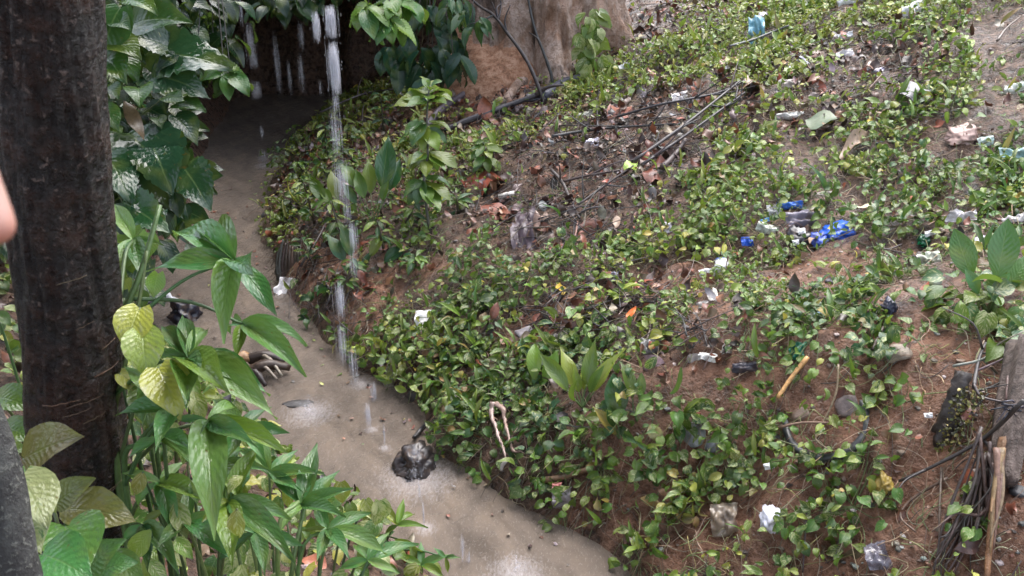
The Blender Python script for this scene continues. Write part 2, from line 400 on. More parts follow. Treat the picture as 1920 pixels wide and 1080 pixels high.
def rv(s=1.): return Vector((rng.uniform(-1, 1), rng.uniform(-1, 1), rng.uniform(-1, 1)))*s

# ------------------------------------------------------------------ leaf shapes
def outline(kind_, t):
    if kind_ == 'heart': return .36*np.sin(np.pi*np.clip(t*.93+.07, 0, 1)**.74)*(1-.38*np.clip((t-.55)/.45, 0, 1))+.004
    if kind_ == 'ovate': return .27*np.sin(np.pi*np.clip(t*.97+.03, 0, 1)**.85)+.004
    if kind_ == 'lance': return .165*np.sin(np.pi*np.clip(t*.98+.02, 0, 1)**.78)*(1-.55*np.clip((t-.6)/.4, 0, 1)**1.2)+.003
    if kind_ == 'strap': return .085*np.sin(np.pi*np.clip(t*.93+.07, 0, 1)**.75)+.003
    if kind_ == 'paddle': return .19*np.sin(np.pi*np.clip(t*.98+.02, 0, 1)**1.05)+.004
    if kind_ == 'split': return .33*np.sin(np.pi*np.clip(t*.92+.08, 0, 1)**.75)+.004
    if kind_ == 'round': return .46*np.sin(np.pi*np.clip(t*.96+.04, 0, 1)**.8)**.8+.004
def leaf_geo(kind_, seed, nl=6, fold=.25, bend=.6, wave=.04, lobe=0., corr=0., twist=0.):
    r = np.random.default_rng(seed)
    cols = np.array([-1, -.55, 0, .55, 1.]); t = np.linspace(0, 1, nl+1)
    w_ = outline(kind_, t)*(1+.12*(r.random()-.5))
    V = np.zeros((nl+1, 5, 3)); U = np.zeros((nl+1, 5, 2)); ph = r.random()*6
    for j, s in enumerate(cols):
        wl = w_.copy()
        if kind_ == 'split' and abs(s) == 1:
            wl[2:-1:3] *= .88
        x = s*wl; y = t-lobe*abs(s)*(1-t)**5*1.0
        if kind_ == 'split' and abs(s) == 1: y = y+.03
        z = fold*np.abs(x)+wave*abs(s)*np.sin(t*7+ph+s*1.3)+corr*abs(s)**.5*np.cos(np.arange(nl+1)*np.pi)*(w_/.3)
        a = bend*t  # droop
        yb = np.where(abs(bend) > 1e-3, np.sin(bend*y)/max(abs(bend), 1e-3)*np.sign(bend) if bend else y, y)
        zb = -(1-np.cos(bend*y))/(bend if bend else 1)
        V[:, j, 0] = x*np.cos(twist*t); V[:, j, 1] = yb+z*np.sin(a); V[:, j, 2] = zb+z*np.cos(a)+x*np.sin(twist*t)
        U[:, j, 0] = .5+s*.5; U[:, j, 1] = t
    F = np.array([(i*5+j, i*5+j+1, (i+1)*5+j+1, (i+1)*5+j) for i in range(nl) for j in range(4)])
    return V.reshape(-1, 3), F, U.reshape(-1, 2)
def lib(kind_, n, seed, **kw):
    r = random.Random(seed); L = []
    for k in range(n):
        q = {}
        for a, v in kw.items(): q[a] = r.uniform(*v) if isinstance(v, tuple) else v
        L.append(leaf_geo(kind_, seed*100+k, **q))
    return L
G = dict(
    vine=lib('heart', 10, 1, nl=5, fold=(.1, .8), bend=(.2, 1.7), wave=(.03, .10), lobe=(.06, .14), twist=(-.7, .7)),
    big=lib('heart', 8, 2, nl=8, fold=(.1, .4), bend=(.4, 1.1), wave=(.03, .06), lobe=(.05, .12), twist=(-.2, .2)),
    ovate=lib('ovate', 8, 3, nl=8, fold=(.15, .45), bend=(.3, 1.1), wave=(.02, .05), corr=(.0, .012)),
    corr=lib('ovate', 8, 4, nl=24, fold=(.15, .4), bend=(.6, 1.4), wave=(.02, .05), corr=(.018, .030)),
    lance=lib('lance', 8, 5, nl=10, fold=(.25, .8), bend=(.35, 1.2), wave=(.02, .045), corr=(.001, .005), twist=(-.3, .3)),
    strap=lib('strap', 6, 6, nl=10, fold=(.3, .8), bend=(.4, 1.4), wave=(.01, .03), twist=(-.4, .4)),
    paddle=lib('paddle', 6, 7, nl=12, fold=(.2, .5), bend=(.2, .8), wave=(.01, .03), corr=(.002, .006)),
    split=lib('split', 6, 8, nl=28, fold=(.15, .45), bend=(.7, 1.4), wave=(.03, .07), lobe=.08, corr=(.014, .024)),
    dead=lib('ovate', 8, 9, nl=6, fold=(-.5, .6), bend=(-.9, 1.4), wave=(.05, .14), twist=(-.8, .8)),
)
def jit(c, s=.25, hue=.12):
    k = 1+rng.uniform(-s, s); return (max(c[0]*k*(1+rng.uniform(-hue*2, hue*2)), .003), c[1]*k, max(c[2]*k*(1+rng.uniform(-hue, hue)), .002))
DK, MD, LT, YG, YL = (.030, .072, .018), (.070, .135, .024), (.135, .200, .030), (.25, .275, .045), (.42, .36, .07)
MESHLIB = {}
def leaf_set(key, kind_, cols, va=(0, 0), n=16, mat='leaf'):
    """n shared meshes of one kind of leaf in a range of tints; va = range of variegation"""
    if key not in MESHLIB:
        L = []
        for k in range(n):
            V, F, U = G[kind_][k % len(G[kind_])]
            c = jit(cols[k % len(cols)]); L.append(mesh(key, V, F, M[mat], U, (*c, rng.uniform(*va))))
        MESHLIB[key] = L
    return MESHLIB[key]
def put_leaf(root, me, p, d, n, s, name='leaf', sx=1.):
    o = bpy.data.objects.new(name, me); C.objects.link(o); o.parent = root
    base = root.matrix_world.translation if False else Vector(ROOTLOC[root.name])
    R = frame(d, n).to_4x4()
    o.matrix_basis = Matrix.Translation(Vector(p)-base) @ R @ Matrix.Diagonal((s*sx, s, s, 1))
    return o
ROOTLOC = {}
def plant(name, label, cat, p, group=None):
    r = thing(name, label, cat, p, group); ROOTLOC[r.name] = tuple(p); return r
def stem_part(root, paths, col, name='stem', r0=.006, r1=.003, seg=5, mat='stem', lab=None):
    mb = MB()
    for q in paths:
        P = q[0] if isinstance(q, tuple) else q; a, b = (q[1], q[2]) if isinstance(q, tuple) else (r0, r1)
        V, F = tube(curve_pts(P, 4), a, b, seg, .1, rng.randint(0, 999)); mb.add(V, F, jit(col, .15))
    o = ob(name, mb.mesh(name, M[mat], ROOTLOC[root.name]), root)
    return o

CAMP = Vector((0, 0, CAMZ)); UP = Vector((0, 0, 1))
#@@STRUCTURE
# bare or sparse places of the slope, given by where they are seen
BARE = [(1340, 610, 55, 55), (1310, 680, 90, 40), (1540, 510, 90, 45), (1500, 915, 110, 45), (1760, 820, 130, 160), (1690, 980, 120, 110), (1850, 900, 110, 220), (1790, 700, 110, 70),
        (1110, 935, 80, 45), (1200, 960, 60, 50), (1640, 120, 70, 36), (1570, 180, 40, 22), (1870, 85, 50, 36), (930, 140, 90, 60), (1000, 300, 70, 40), (1170, 290, 130, 55), (1080, 395, 90, 60),
        (955, 395, 70, 50), (1200, 215, 70, 35), (985, 450, 40, 50), (800, 510, 40, 20), (1560, 780, 80, 50), (1320, 820, 50, 35), (700, 560, 50, 60), (540, 500, 50, 40), (620, 500, 40, 40), (1230, 60, 50, 40), (1420, 620, 30, 30),
        (1300, 1020, 110, 40), (1480, 1010, 70, 40), (1130, 30, 80, 60), (880, 420, 40, 40), (1040, 600, 60, 40), (1260, 520, 60, 35), (1700, 470, 70, 30), (1780, 250, 60, 40)]
LITTER = [(1150, 300, 190, 70), (960, 395, 90, 60), (930, 200, 90, 70), (1250, 200, 150, 60), (1080, 420, 120, 60), (1600, 130, 170, 90), (1060, 590, 90, 50), (1010, 250, 140, 60), (1230, 70, 140, 50), (640, 420, 120, 60), (570, 400, 90, 70), (620, 560, 70, 50), (560, 310, 70, 50), (720, 690, 60, 40), (1300, 640, 80, 50), (1180, 560, 90, 40)]
def zones(lst):
    out = []
    for (px, py, rx, ry) in lst:
        c = hit(px, py); e = hit(px+rx*.9, py); f = hit(px, py-ry*.9); out.append((c.x, c.y, 1.15*max((e-c).length, .05), max((Vector((f.x, f.y, 0))-Vector((c.x, c.y, 0))).length, .05)))
    return out
ZB = zones(BARE); ZL = zones(LITTER)
def inz(x, y, Z):
    m = 0.
    for (cx, cy, rx, ry) in Z:
        q = math.hypot((x-cx)/rx, (y-cy)/ry)
        if q < 1.25: m = max(m, min(1., (1.25-q)/.5))
    return m
# ------------------------------------------------------------------ ground, water, hollow
clay = np.zeros_like(GZ)
for (cx, cy, rx, ry), (px, py, _, _) in zip(ZB, BARE):
    if py > 480 or py < 160 and px < 1000: clay = np.maximum(clay, np.clip((1.35-np.hypot((GXX-cx)/rx, (GYY-cy)/ry))/.6, 0, 1))
clay = np.maximum(clay, smooth(5.2, 4.2, GYY)*smooth(.12, .3, GZ)*smooth(1.9, 1.3, GZ)*smooth(-.1, .5, GXX))
clay = np.clip(clay+.5*fbm(GXX*3, GYY*3, 31, 3)*(clay > .02), 0, 1)
n_, m_ = len(gy), len(gx)
idx = np.arange(n_*m_).reshape(n_, m_)
Fq = np.stack([idx[:-1, :-1], idx[:-1, 1:], idx[1:, 1:], idx[1:, :-1]], -1).reshape(-1, 4)
kind(ob('ground', mesh('ground', np.stack([GXX, GYY, GZ], -1).reshape(-1, 3), Fq, M['soil'], None, np.stack([clay.ravel()]*3, -1))), 'structure')
# far hillside beyond the detailed ground
fx = np.linspace(-60, 60, 61); fy = np.linspace(-40, 80, 61); FX, FY = np.meshgrid(fx, fy)
FZ = np.where((FX > GX0-.5) & (FX < GX1+.5) & (FY > GY0-.5) & (FY < GY1+.5), -1.2, np.clip(.28*np.maximum(np.abs(FX)-4, 0)+.12*np.maximum(FY-12, 0), 0, 9)-.9)
ii = np.arange(61*61).reshape(61, 61)
kind(ob('hillside', mesh('hillside', np.stack([FX, FY, FZ], -1).reshape(-1, 3), np.stack([ii[:-1, :-1], ii[:-1, 1:], ii[1:, 1:], ii[1:, :-1]], -1).reshape(-1, 4), M['soil'])), 'structure')
wx = np.arange(-5.2, 3.2, .03); wy = np.arange(1.2, 16.5, .03); WX, WY = np.meshgrid(wx, wy)
WZ = .006*fbm(WX*3+WY*1.2, WY*3-WX, 51, 3)+.006*fbm(WX*11, WY*11, 71, 3)
for (x, y, r) in SPL:
    q = np.hypot(WX-x, WY-y); WZ += .009*np.cos(q*60)*np.exp(-q/(r*2.0))
keep = ground(WX, WY) < .12
ii = np.arange(WX.size).reshape(WX.shape)
Fw = np.stack([ii[:-1, :-1], ii[:-1, 1:], ii[1:, 1:], ii[1:, :-1]], -1)
Fw = Fw[keep[:-1, :-1] | keep[1:, 1:]].reshape(-1, 4)
us = np.unique(Fw); remap = np.zeros(WX.size, int); remap[us] = np.arange(len(us))
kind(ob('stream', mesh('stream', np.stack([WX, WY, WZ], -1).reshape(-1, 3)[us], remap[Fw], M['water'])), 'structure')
# earth roof over the dark hollow the stream comes out of
def roof():
    xs = np.linspace(-9, -.45, 50); ys = np.linspace(11.7, 18.8, 44); X, Y = np.meshgrid(xs, ys)
    lo = 2.12-.09*(Y-12)+.5*fbm(X*1.2, Y*1.2, 61, 4)+.12*(X+4)**2*.12; hi = np.full_like(lo, 4.2)+.6*fbm(X, Y, 62, 3)+.3*(Y-12)
    hi[0] = lo[0]+.25
    a = np.stack([X, Y, lo], -1).reshape(-1, 3); b = np.stack([X, Y, hi], -1).reshape(-1, 3); k = X.size
    i = np.arange(k).reshape(X.shape)
    q = np.stack([i[:-1, :-1], i[1:, :-1], i[1:, 1:], i[:-1, 1:]], -1).reshape(-1, 4)
    F = [q, np.stack([i[:-1, :-1], i[:-1, 1:], i[1:, 1:], i[1:, :-1]], -1).reshape(-1, 4)+k]
    for e in (i[0], i[-1][::-1], i[:, 0][::-1], i[:, -1]):
        F.append(np.stack([e[:-1], e[1:], e[1:]+k, e[:-1]+k], -1))
    return np.vstack([a, b]), np.vstack(F)
V, F = roof(); kind(ob('earth_overhang', mesh('earth_overhang', V, F, M['soil'])), 'structure')

# the corrugated roof overhead on the left: the falling water drops from its eave, which runs above the stream
def eave_roof():
    A = np.array([-2.72, 10.25]); B = np.array([1.2, 2.0]); Bx = np.array([3.6, -2.9]); e = (B-A)/np.linalg.norm(B-A); nl_ = np.array([-e[1], e[0]]); nl_ = nl_ if nl_[0] < 0 else -nl_
    L = np.linalg.norm(Bx-A); us_ = np.linspace(0, L, 240); vs_ = np.linspace(.05, 8.5, 24); U_, V_ = np.meshgrid(us_, vs_)
    X = A[0]+e[0]*U_+nl_[0]*V_; Y = A[1]+e[1]*U_+nl_[1]*V_; Z = 7.3+.14*V_+.02*np.sin(U_*math.pi*2/.16)
    top = np.stack([X, Y, Z+.006], -1).reshape(-1, 3); bot = np.stack([X, Y, Z], -1).reshape(-1, 3); i = np.arange(X.size).reshape(X.shape); k = X.size
    q = np.stack([i[:-1, :-1], i[:-1, 1:], i[1:, 1:], i[1:, :-1]], -1).reshape(-1, 4); F = [q, q[:, ::-1]+k]
    for r_ in (i[0][::-1], i[-1], i[:, 0], i[:, -1][::-1]): F.append(np.stack([r_[:-1], r_[1:], r_[1:]+k, r_[:-1]+k], -1))
    m = mat_plain('rusty_sheet', (.12, .085, .07), .5)
    kind(ob('eave_roof', mesh('eave_roof', np.vstack([top, bot]), np.vstack(F), m)), 'structure')
eave_roof()
# ------------------------------------------------------------------ trees
def crown(root, centres, n, size, cols):
    """leaf clumps spread through a crown, joined (thousands of leaves)"""
    mb = MB()
    for k in range(n):
        c, R = centres[k % len(centres)]
        p = Vector(c)+Vector((rng.gauss(0, .5)*R, rng.gauss(0, .5)*R, rng.gauss(0, .35)*R))
        V, F_, U = G['ovate'][k % 8]
        mt = frame(rv(), UP+rv(.7)); s = size*rng.uniform(.7, 1.4)
        mb.add((np.array(mt) @ (V*s).T).T+np.array(p), F_, (*jit(cols[k % len(cols)]), 0), U)
    o = ob('crown', mb.mesh('crown', M['leaf'], ROOTLOC[root.name]), root); return kind(o, 'stuff')
def trunk_mesh(P, R, seg, flute, fl_n, seed, name, mat, org, nrough=.05, fine=0.):
    step = (Vector(P[-1])-Vector(P[0])).length/(len(P)-1)
    pts = P; V = []; n = len(pts)
    for i, p in enumerate(pts):
        for k in range(seg):
            a = 2*math.pi*k/seg
            f = 1+flute[i]*(.6*math.cos(fl_n*a+seed+.3*i/n)+.4*math.cos((fl_n*2-1)*a+seed*2))+nrough*float(fbm(math.cos(a)*1.6+7, math.sin(a)*1.6+i*step*2.2, seed, 3))
            if fine: f += fine*float(fbm(math.cos(a)*9+40+i*step*3, math.sin(a)*9+i*step*(9 if R[0] < .4 else 2.5), seed+5, 4))
            if R[0] > .4: f -= .10*max(0., .12-abs(float(fbm(math.cos(a)*4.5+3, math.sin(a)*4.5+i*step*.5, seed+9, 3))))/.12
            V.append((p[0]+math.cos(a)*R[i]*f, p[1]+math.sin(a)*R[i]*f, p[2]))
    F_ = [(i*seg+k, i*seg+(k+1) % seg, (i+1)*seg+(k+1) % seg, (i+1)*seg+k) for i in range(n-1) for k in range(seg)]
    return mesh(name, np.array(V)-np.array(org), np.array(F_), M[mat])
# the dark trunk close to the camera
tb = at(168, 1080, 2.60); tt = at(84, 0, 1.93)
dirv = (tb-tt)/(tt.z-tb.z)
g0 = tb+dirv*(tb.z-gz(tb.x, tb.y)+.2)
t1 = plant('tree', 'dark wet-barked tree trunk close to the camera at the left edge', 'tree', g0)
zs = np.linspace(g0.z, 5.2, 240)
P = [tt+dirv*(tt.z-z) for z in zs]
trk = ob('trunk', trunk_mesh(P, [.117-.003*(z-2)+.06*max(0, 1-(z-g0.z)/.35)**2 for z in zs], 110, [.02]*240, 3, 3, 'trunk', 'bark_dark', g0, .15, .085), t1)
# ragged bark scars running round the trunk
def scar(pyx, a0, a1):
    px, py = pyx; q = at(px, py, 2.2); z = q.z; c = tt+dirv*(tt.z-z); R_ = .128
    pts = []
    for k in range(9):
        a = math.radians(a0+(a1-a0)*k/8); pts.append(c+Vector((math.cos(a)*R_, math.sin(a)*R_, rng.uniform(-.0015, .0015)+(k-4)*.0012)))
    V, F_ = tube(pts, .0014, .0007, 5, .5, int(py)); mb = MB(); mb.add(V, F_, jit((.12, .07, .042), .4))
    ob('bark_scar', mb.mesh('bark_scar', M['stick'], g0), t1)
for py, a0, a1 in [(485, -75, -45), (590, -60, -40), (652, -35, -15), (712, -45, -12), (762, -100, -60), (768, -75, -35), (790, -80, -50), (815, -60, -35), (1015, -50, -15), (1022, -48, -25)]:
    scar((150, py), a0, a1)
stem_part(t1, [([P[-1]-Vector((0, 0, .3)), P[-1]+Vector((.25, .3, .05)), P[-1]+Vector((.9, 1.1, .2)), P[-1]+Vector((1.5, 2.0, .15))], .07, .02)], (.04, .03, .025), 'limb', seg=8, mat='stick')

# the lichen-spotted stem leaning in at the lower left corner
lb = at(40, 1080, 1.55); lt = at(-25, 790, 1.5); dv = (lb-lt); lb2 = lb+dv*1.3; g1 = Vector((lb2.x, lb2.y, gz(lb2.x, lb2.y)))
t2 = plant('leaning_tree', 'grey lichen-spotted stem leaning in at the lower left corner', 'tree', lb2)
V, F = tube(curve_pts([lb2, lb, lt, lt-dv*1.5+Vector((-.1, 0, 0))], 8), .034, .026, 16, .06, 3)
ob('trunk', mesh('trunk', V-np.array(lb2), [tuple(dict.fromkeys(q)) for q in F.tolist()], M['bark_lichen']), t2)

# the big pale tree at the top of the slope
tp = hit(1032, 168); BIG = Vector((tp.x+.04, tp.y+1.25, tp.z-.15))
t3 = plant('big_tree', 'huge pale fluted tree trunk with flared roots at the top of the slope', 'tree', BIG)
zs = np.linspace(0, 6.5, 160)
P3 = [(BIG.x-.03*z, BIG.y+.05*z, BIG.z+z) for z in zs]
R3 = [.84+.24*math.exp(-z/.45) for z in zs]
ob('trunk', trunk_mesh(P3, R3, 140, [.07+.20*math.exp(-z/.55) for z in zs], 6, 2.2, 'trunk', 'bark_pale', BIG, .16, .09), t3)
mb = MB()
for k, (a, b, r) in enumerate([((1005, 120), (880, 195), .16), ((1000, 150), (930, 215), .10), ((1060, 140), (1050, 178), .10), ((960, 120), (862, 150), .14)]):
    A = hit(*a); B = hit(*b); mid = (A+B)/2
    V, F = tube(curve_pts([A+Vector((0, .3, .25)), A+Vector((0, 0, .06)), Vector((mid.x, mid.y, gz(mid.x, mid.y)+.03)), B-UP*.03], 5), r, r*.35, 10, .12, k); mb.add(V, F)
ob('root', mb.mesh('root', M['bark_pale'], BIG), t3)
def mound():
    c = hit(930, 160); r_ = 150*m_per_px(c); V = []; n = 26
    for j in range(n):
        for i in range(n):
            u, v = i/(n-1)*2-1, j/(n-1)*2-1; x, y = c.x+u*r_*1.05, c.y+.25+v*r_*1.3; q = max(0., 1-(u*u+v*v))
            V.append((x, y, gz(x, y)-.10+.95*q**.7+.14*float(fbm(x*4, y*4, 12, 4))))
    i = np.arange(n*n).reshape(n, n)
    m, t, b, o = newmat('orange_clay'); P = geo_pos(t); nn = noise(t, P, 13, 7, .7)
    t.links.new(ramp(t, nn.outputs[0], [(.3, (.09, .04, .02)), (.47, (.32, .15, .08)), (.62, (.48, .28, .18))]).outputs[0], b.inputs['Base Color']); b.inputs['Roughness'].default_value = .5; bump(t, b, nn.outputs[0], 1, .05)
    kind(ob('clay_mound', mesh('clay_mound', np.array(V), np.stack([i[:-1, :-1], i[:-1, 1:], i[1:, 1:], i[1:, :-1]], -1).reshape(-1, 4), m)), 'structure')
mound()
crown(t3, [((BIG.x-.4, BIG.y+.6, 8.4), 2.6), ((BIG.x+2, BIG.y+1.8, 8.8), 2.2)], 700, .30, [DK, MD])
#@@VEG
# landmarks for telling look-alikes apart
MARKS = [(1566, 440, 'the bright blue bag'), (1480, 387, 'the blue plastic strip'), (1402, 455, 'the small dark blue scrap'), (1496, 452, 'the black crumpled bag'), (1352, 512, 'the white cup'), (799, 605, 'the white plastic lid'),
    (535, 546, 'the hanging white paper'), (785, 872, 'the splashing bag'), (742, 705, 'the pale splintered root'), (538, 495, 'the ragged root stump'), (955, 820, 'the twisted white rag'), (1420, 72, 'the blue cloth'), (1716, 24, 'the white bag at the top edge'),
    (1502, 128, 'the leaning white plastic'), (1484, 218, 'the curved white strip'), (1174, 131, 'the white crumple by the big tree'), (1275, 184, 'the white scrap above the branches'), (1640, 140, 'the pale lilac plastic'), (1713, 192, 'the umbrella-shaped leaf'),
    (1802, 256, 'the pinkish plastic'), (1905, 296, 'the teal striped wrapper'), (1802, 412, 'the white flat strip'), (1853, 520, 'the banana-like seedling'), (1733, 452, 'the green bottle piece'), (1668, 577, 'the navy bag scrap'), (1525, 597, 'the pale blue scrap'),
    (1328, 673, 'the white stick-like bit'), (1497, 660, 'the teal green bag'), (1398, 690, 'the dark glossy plastic'), (985, 428, 'the purple plastic sheet'), (1660, 908, 'the yellow leaf ball'), (1447, 974, 'the white knotted bag'), (1360, 976, 'the transparent bag'),
    (1056, 932, 'the striped wrapper'), (953, 371, 'the white plastic tube'), (1222, 650, 'the grey glossy scrap'), (985, 626, 'the pinkish grey stone'), (838, 768, 'the round tan stone'), (1310, 822, 'the flat grey slabs'), (1680, 664, 'the tan rock face'),
    (1545, 365, 'the rounded grey stone'), (1548, 800, 'the old tyre'), (1490, 715, 'the bamboo cane'), (1543, 243, 'the round green fallen leaf'), (1595, 285, 'the pale tan dead leaf'), (1055, 552, 'the yellow fallen leaf'), (1190, 606, 'the small orange leaf'),
    (1420, 180, 'the rust-brown leaf'), (910, 350, 'the red-brown leaf'), (1190, 325, 'the fresh yellow-green leaf'), (1090, 385, 'the forked grey branch'), (1290, 250, 'the two parallel branches'), (1170, 252, 'the level fallen branch'), (930, 220, 'the thick dark branch'),
    (1065, 160, 'the blackish log'), (1110, 90, 'the climbing plant'), (803, 260, 'the whorled shrub'), (915, 300, 'the small pale sapling'), (700, 330, 'the arrow-leaved plant'), (1090, 700, 'the arching strap plant'), (1003, 690, 'the left strap plant'), (1160, 760, 'the dark broad-leaved plant'),
    (1846, 605, 'the variegated plant'), (1776, 800, 'the mossy root'), (1880, 850, 'the dead log'), (1070, 890, 'the tan stripped branch'), (660, 560, 'the falling water'), (1645, 165, 'the brown stick in the litter'), (565, 300, 'the dark bush'), (1254, 428, 'the white tip'), (1146, 522, 'the lilac grey scrap'),
    (1365, 122, 'the pale pink scrap'), (1600, 3, 'the white sheet at the top edge'), (1905, 168, 'the pale plastic at the right edge'), (1112, 272, 'the whitish glossy scrap')]
USED = set()
def where(what, px, py, far=150):
    """a label that names the nearest landmark and the side of it this one lies on"""
    for _, mx, my, nm in sorted((math.hypot(a-px, (b-py)*1.2), a, b, c) for a, b, c in MARKS):
        dx, dy = px-mx, py-my
        side = ('just right of' if dx > 0 else 'just left of') if abs(dx) > abs(dy)*1.3 else ('just below' if dy > 0 else 'just above')
        l = f'{what} {side} {nm}'
        if l in USED: continue
        if math.hypot(dx, dy) > far: return None
        USED.add(l); return l
def ico(sub=2):
    import bmesh
    bm = bmesh.new(); bmesh.ops.create_icosphere(bm, subdivisions=sub, radius=1); V = np.array([v.co[:] for v in bm.verts]); F_ = np.array([[v.index for v in f.verts] for f in bm.faces]); bm.free(); return V, F_
ICO = {k: ico(k) for k in (1, 2, 3, 4)}
def rock_geo(sub, seed, sx, sy, sz, amp=.35, sharp=True):
    V, F_ = ICO[sub]; V = V.copy(); r = np.random.default_rng(seed)
    if sharp:
        for k in range(9):
            d = r.normal(size=3); d /= np.linalg.norm(d); h = r.uniform(.55, .9); s = V @ d
            V -= np.outer(np.maximum(s-h, 0), d)
    q = 1+amp*.5*(fbm(V[:, 0]*2.1+seed, V[:, 1]*2.1+V[:, 2]*1.7, seed, 3))
    return V*q[:, None]*np.array([sx, sy, sz]), F_
# ------------------------------------------------------------------ litter people threw away
CLEAR = []
def clear(px, py, s_):
    h = hit(px, py); CLEAR.append((h.x, h.y-.25*s_*m_per_px(h), max(.62*s_*m_per_px(h), .05)))
def sheet(w_, h_, seed, amp=.25, fold=.5, n=16, folds=3):
    """crumpled film: a grid with sharp creases, curled over itself"""
    u = np.linspace(-.5, .5, n+1); U, Vv = np.meshgrid(u, u); r = np.random.default_rng(seed)
    rad = 1+.18*fbm(np.arctan2(Vv, U)*1.1, 0*U, seed, 3); X = U*rad; Y = Vv*rad
    Z = np.zeros_like(X)
    for k in range(folds):
        a = r.uniform(0, np.pi); q = (X*np.cos(a)+Y*np.sin(a)+.16*fbm(X*3+k*5, Y*3, seed+k, 2))*r.uniform(.9, 2.4)+r.uniform(0, 1)
        Z += amp*.5*(np.abs((q % 1)-.5)-.25)
    Z += amp*fbm(X*4+seed, Y*4, seed, 4)*.9
    a = fold*math.pi; yb = Y
    if abs(a) > .05:
        th = a*Y; yb = np.sin(th)/a; Z = Z*np.cos(th)-(1-np.cos(th))/a
    Vt = np.stack([X*w_, yb*h_, Z*max(w_, h_)], -1).reshape(-1, 3); i = np.arange((n+1)**2).reshape(n+1, n+1)
    return Vt, np.stack([i[:-1, :-1], i[:-1, 1:], i[1:, 1:], i[1:, :-1]], -1).reshape(-1, 4)
def bagball(w_, h_, d_, seed, amp=.5):
    V, F_ = ICO[4]; V = V.copy(); q = 1+amp*(fbm(V[:, 0]*2.3+seed*3, V[:, 1]*2.3+V[:, 2]*1.9, seed, 3))-.55*np.abs(fbm(V[:, 0]*3.3+seed, V[:, 1]*3.3+V[:, 2]*3, seed+5, 2))-.16*np.abs(fbm(V[:, 0]*8+V[:, 2]*5, V[:, 1]*8+seed, seed+8, 2))+.12
    V = V*q[:, None]; V[:, 2] = np.maximum(V[:, 2], -.35); return V*np.array([w_, h_, d_])*.5, F_
def place(name, label, cat, px, py, V, F_, col, mat='trash', tilt=.0, spin=None, lift=.02, face=.35, group=None, smoothed=True, zmin=0.0, p=None):
    h = p or hit(px, py, zmin); n = gn(h.x, h.y); n = (n+(CAMP-h).normalized()*face+rv(tilt)).normalized()
    a = rng.uniform(0, 6.28) if spin is None else spin
    right = Vector((1, 0, 0)); right = (right-n*right.dot(n)).normalized(); upv = n.cross(right)
    d = upv*math.cos(a)+right*math.sin(a)
    R = np.array(frame(d, n)); V = (R @ V.T).T
    F2 = F_ if F_.shape[1] == 4 and not np.any(F_[:, 2] == F_[:, 3]) else ([tuple(dict.fromkeys(q)) for q in F_.tolist()] if F_.shape[1] == 4 else F_)
    me = mesh(name, V, F2, M[mat], None, col if isinstance(col, np.ndarray) else np.array(col), smoothed)
    o = ob(name, me, None, h+n*lift); tag(o, label, cat, group); return o
def film(name, label, cat, px, py, wpx, hpx, col, seed, spin=0., fold=.6, amp=.3, mat='trash', lift=.045, face=.7, tilt=.15):
    clear(px, py, max(wpx, hpx))
    m_ = m_per_px(hit(px, py)); V, F_ = sheet(wpx*m_*1.15, hpx*m_*1.25, seed, amp, fold)
    return place(name, label, cat, px, py, V, F_, col, mat, tilt, spin, lift, face)
def bag(name, label, cat, px, py, wpx, hpx, col, seed, spin=0., depth=.7, mat='trash', lift=0.01, face=.3, amp=.55):
    clear(px, py, max(wpx, hpx))
    m_ = m_per_px(hit(px, py)); V, F_ = bagball(wpx*m_, hpx*m_*1.1, min(wpx, hpx)*m_*depth*1.3, seed, amp)
    return place(name, label, cat, px, py, V, F_, col, mat, .1, spin, lift, face)
def stone(label, px, py, wpx, hpx, col, seed, flat=.6, name='stone', lift=.0):
    clear(px, py, max(wpx, hpx)*.8)
    m_ = m_per_px(hit(px, py)); V, F_ = rock_geo(3, seed, wpx*m_*.55, hpx*m_*.6, min(wpx, hpx)*m_*.5*flat, .3)
    return place(name, label, 'stone', px, py, V, F_, col, 'stone', .15, 0, lift, .2, smoothed=False)
WH = (.78, .78, .80); BLU = (.012, .11, .62)
bag('plastic_bag', 'bright blue crumpled plastic bag half buried in the slope', 'plastic bag', 1567, 440, 62, 46, BLU, 3, depth=.42, lift=.02, amp=.35)
bag('plastic_bag', 'blue lilac plastic tuft directly left of the bright blue bag', 'plastic bag', 1536, 452, 30, 34, (.08, .14, .55), 4, depth=.5, lift=.01)
film('plastic_scrap', 'blue plastic strip lying above the white torn scrap', 'plastic scrap', 1480, 387, 40, 16, (.04, .16, .60), 5, .2)
film('plastic_scrap', 'white torn plastic scrap beside the blue plastic strip', 'plastic scrap', 1452, 397, 22, 22, WH, 6)
film('plastic_scrap', 'small dark blue scrap at the left end of the trash patch', 'plastic scrap', 1402, 455, 18, 18, (.02, .10, .55), 7)
film('plastic_scrap', 'white and pale green torn wrapper right above the small dark blue scrap', 'plastic scrap', 1440, 432, 34, 20, (.62, .66, .56), 8, .6)
film('plastic_scrap', 'small sky blue scrap above the pale green torn wrapper', 'plastic scrap', 1436, 420, 14, 10, (.08, .30, .62), 9)
bag('plastic_bag', 'black crumpled bag with white bits left of the bright blue bag', 'plastic bag', 1496, 450, 44, 46, (.015, .014, .02), 10, depth=.6)
film('plastic_scrap', 'white scrap stuck on the black crumpled bag', 'plastic scrap', 1502, 446, 12, 12, WH, 11, lift=.10)
film('plastic_scrap', 'white square scrap at the foot of the black crumpled bag', 'plastic scrap', 1494, 464, 10, 12, WH, 12, lift=.08)
film('plastic_sheet', 'grey lilac plastic sheet spread above the black crumpled bag', 'plastic sheet', 1500, 415, 50, 26, (.17, .15, .19), 13, fold=.2)
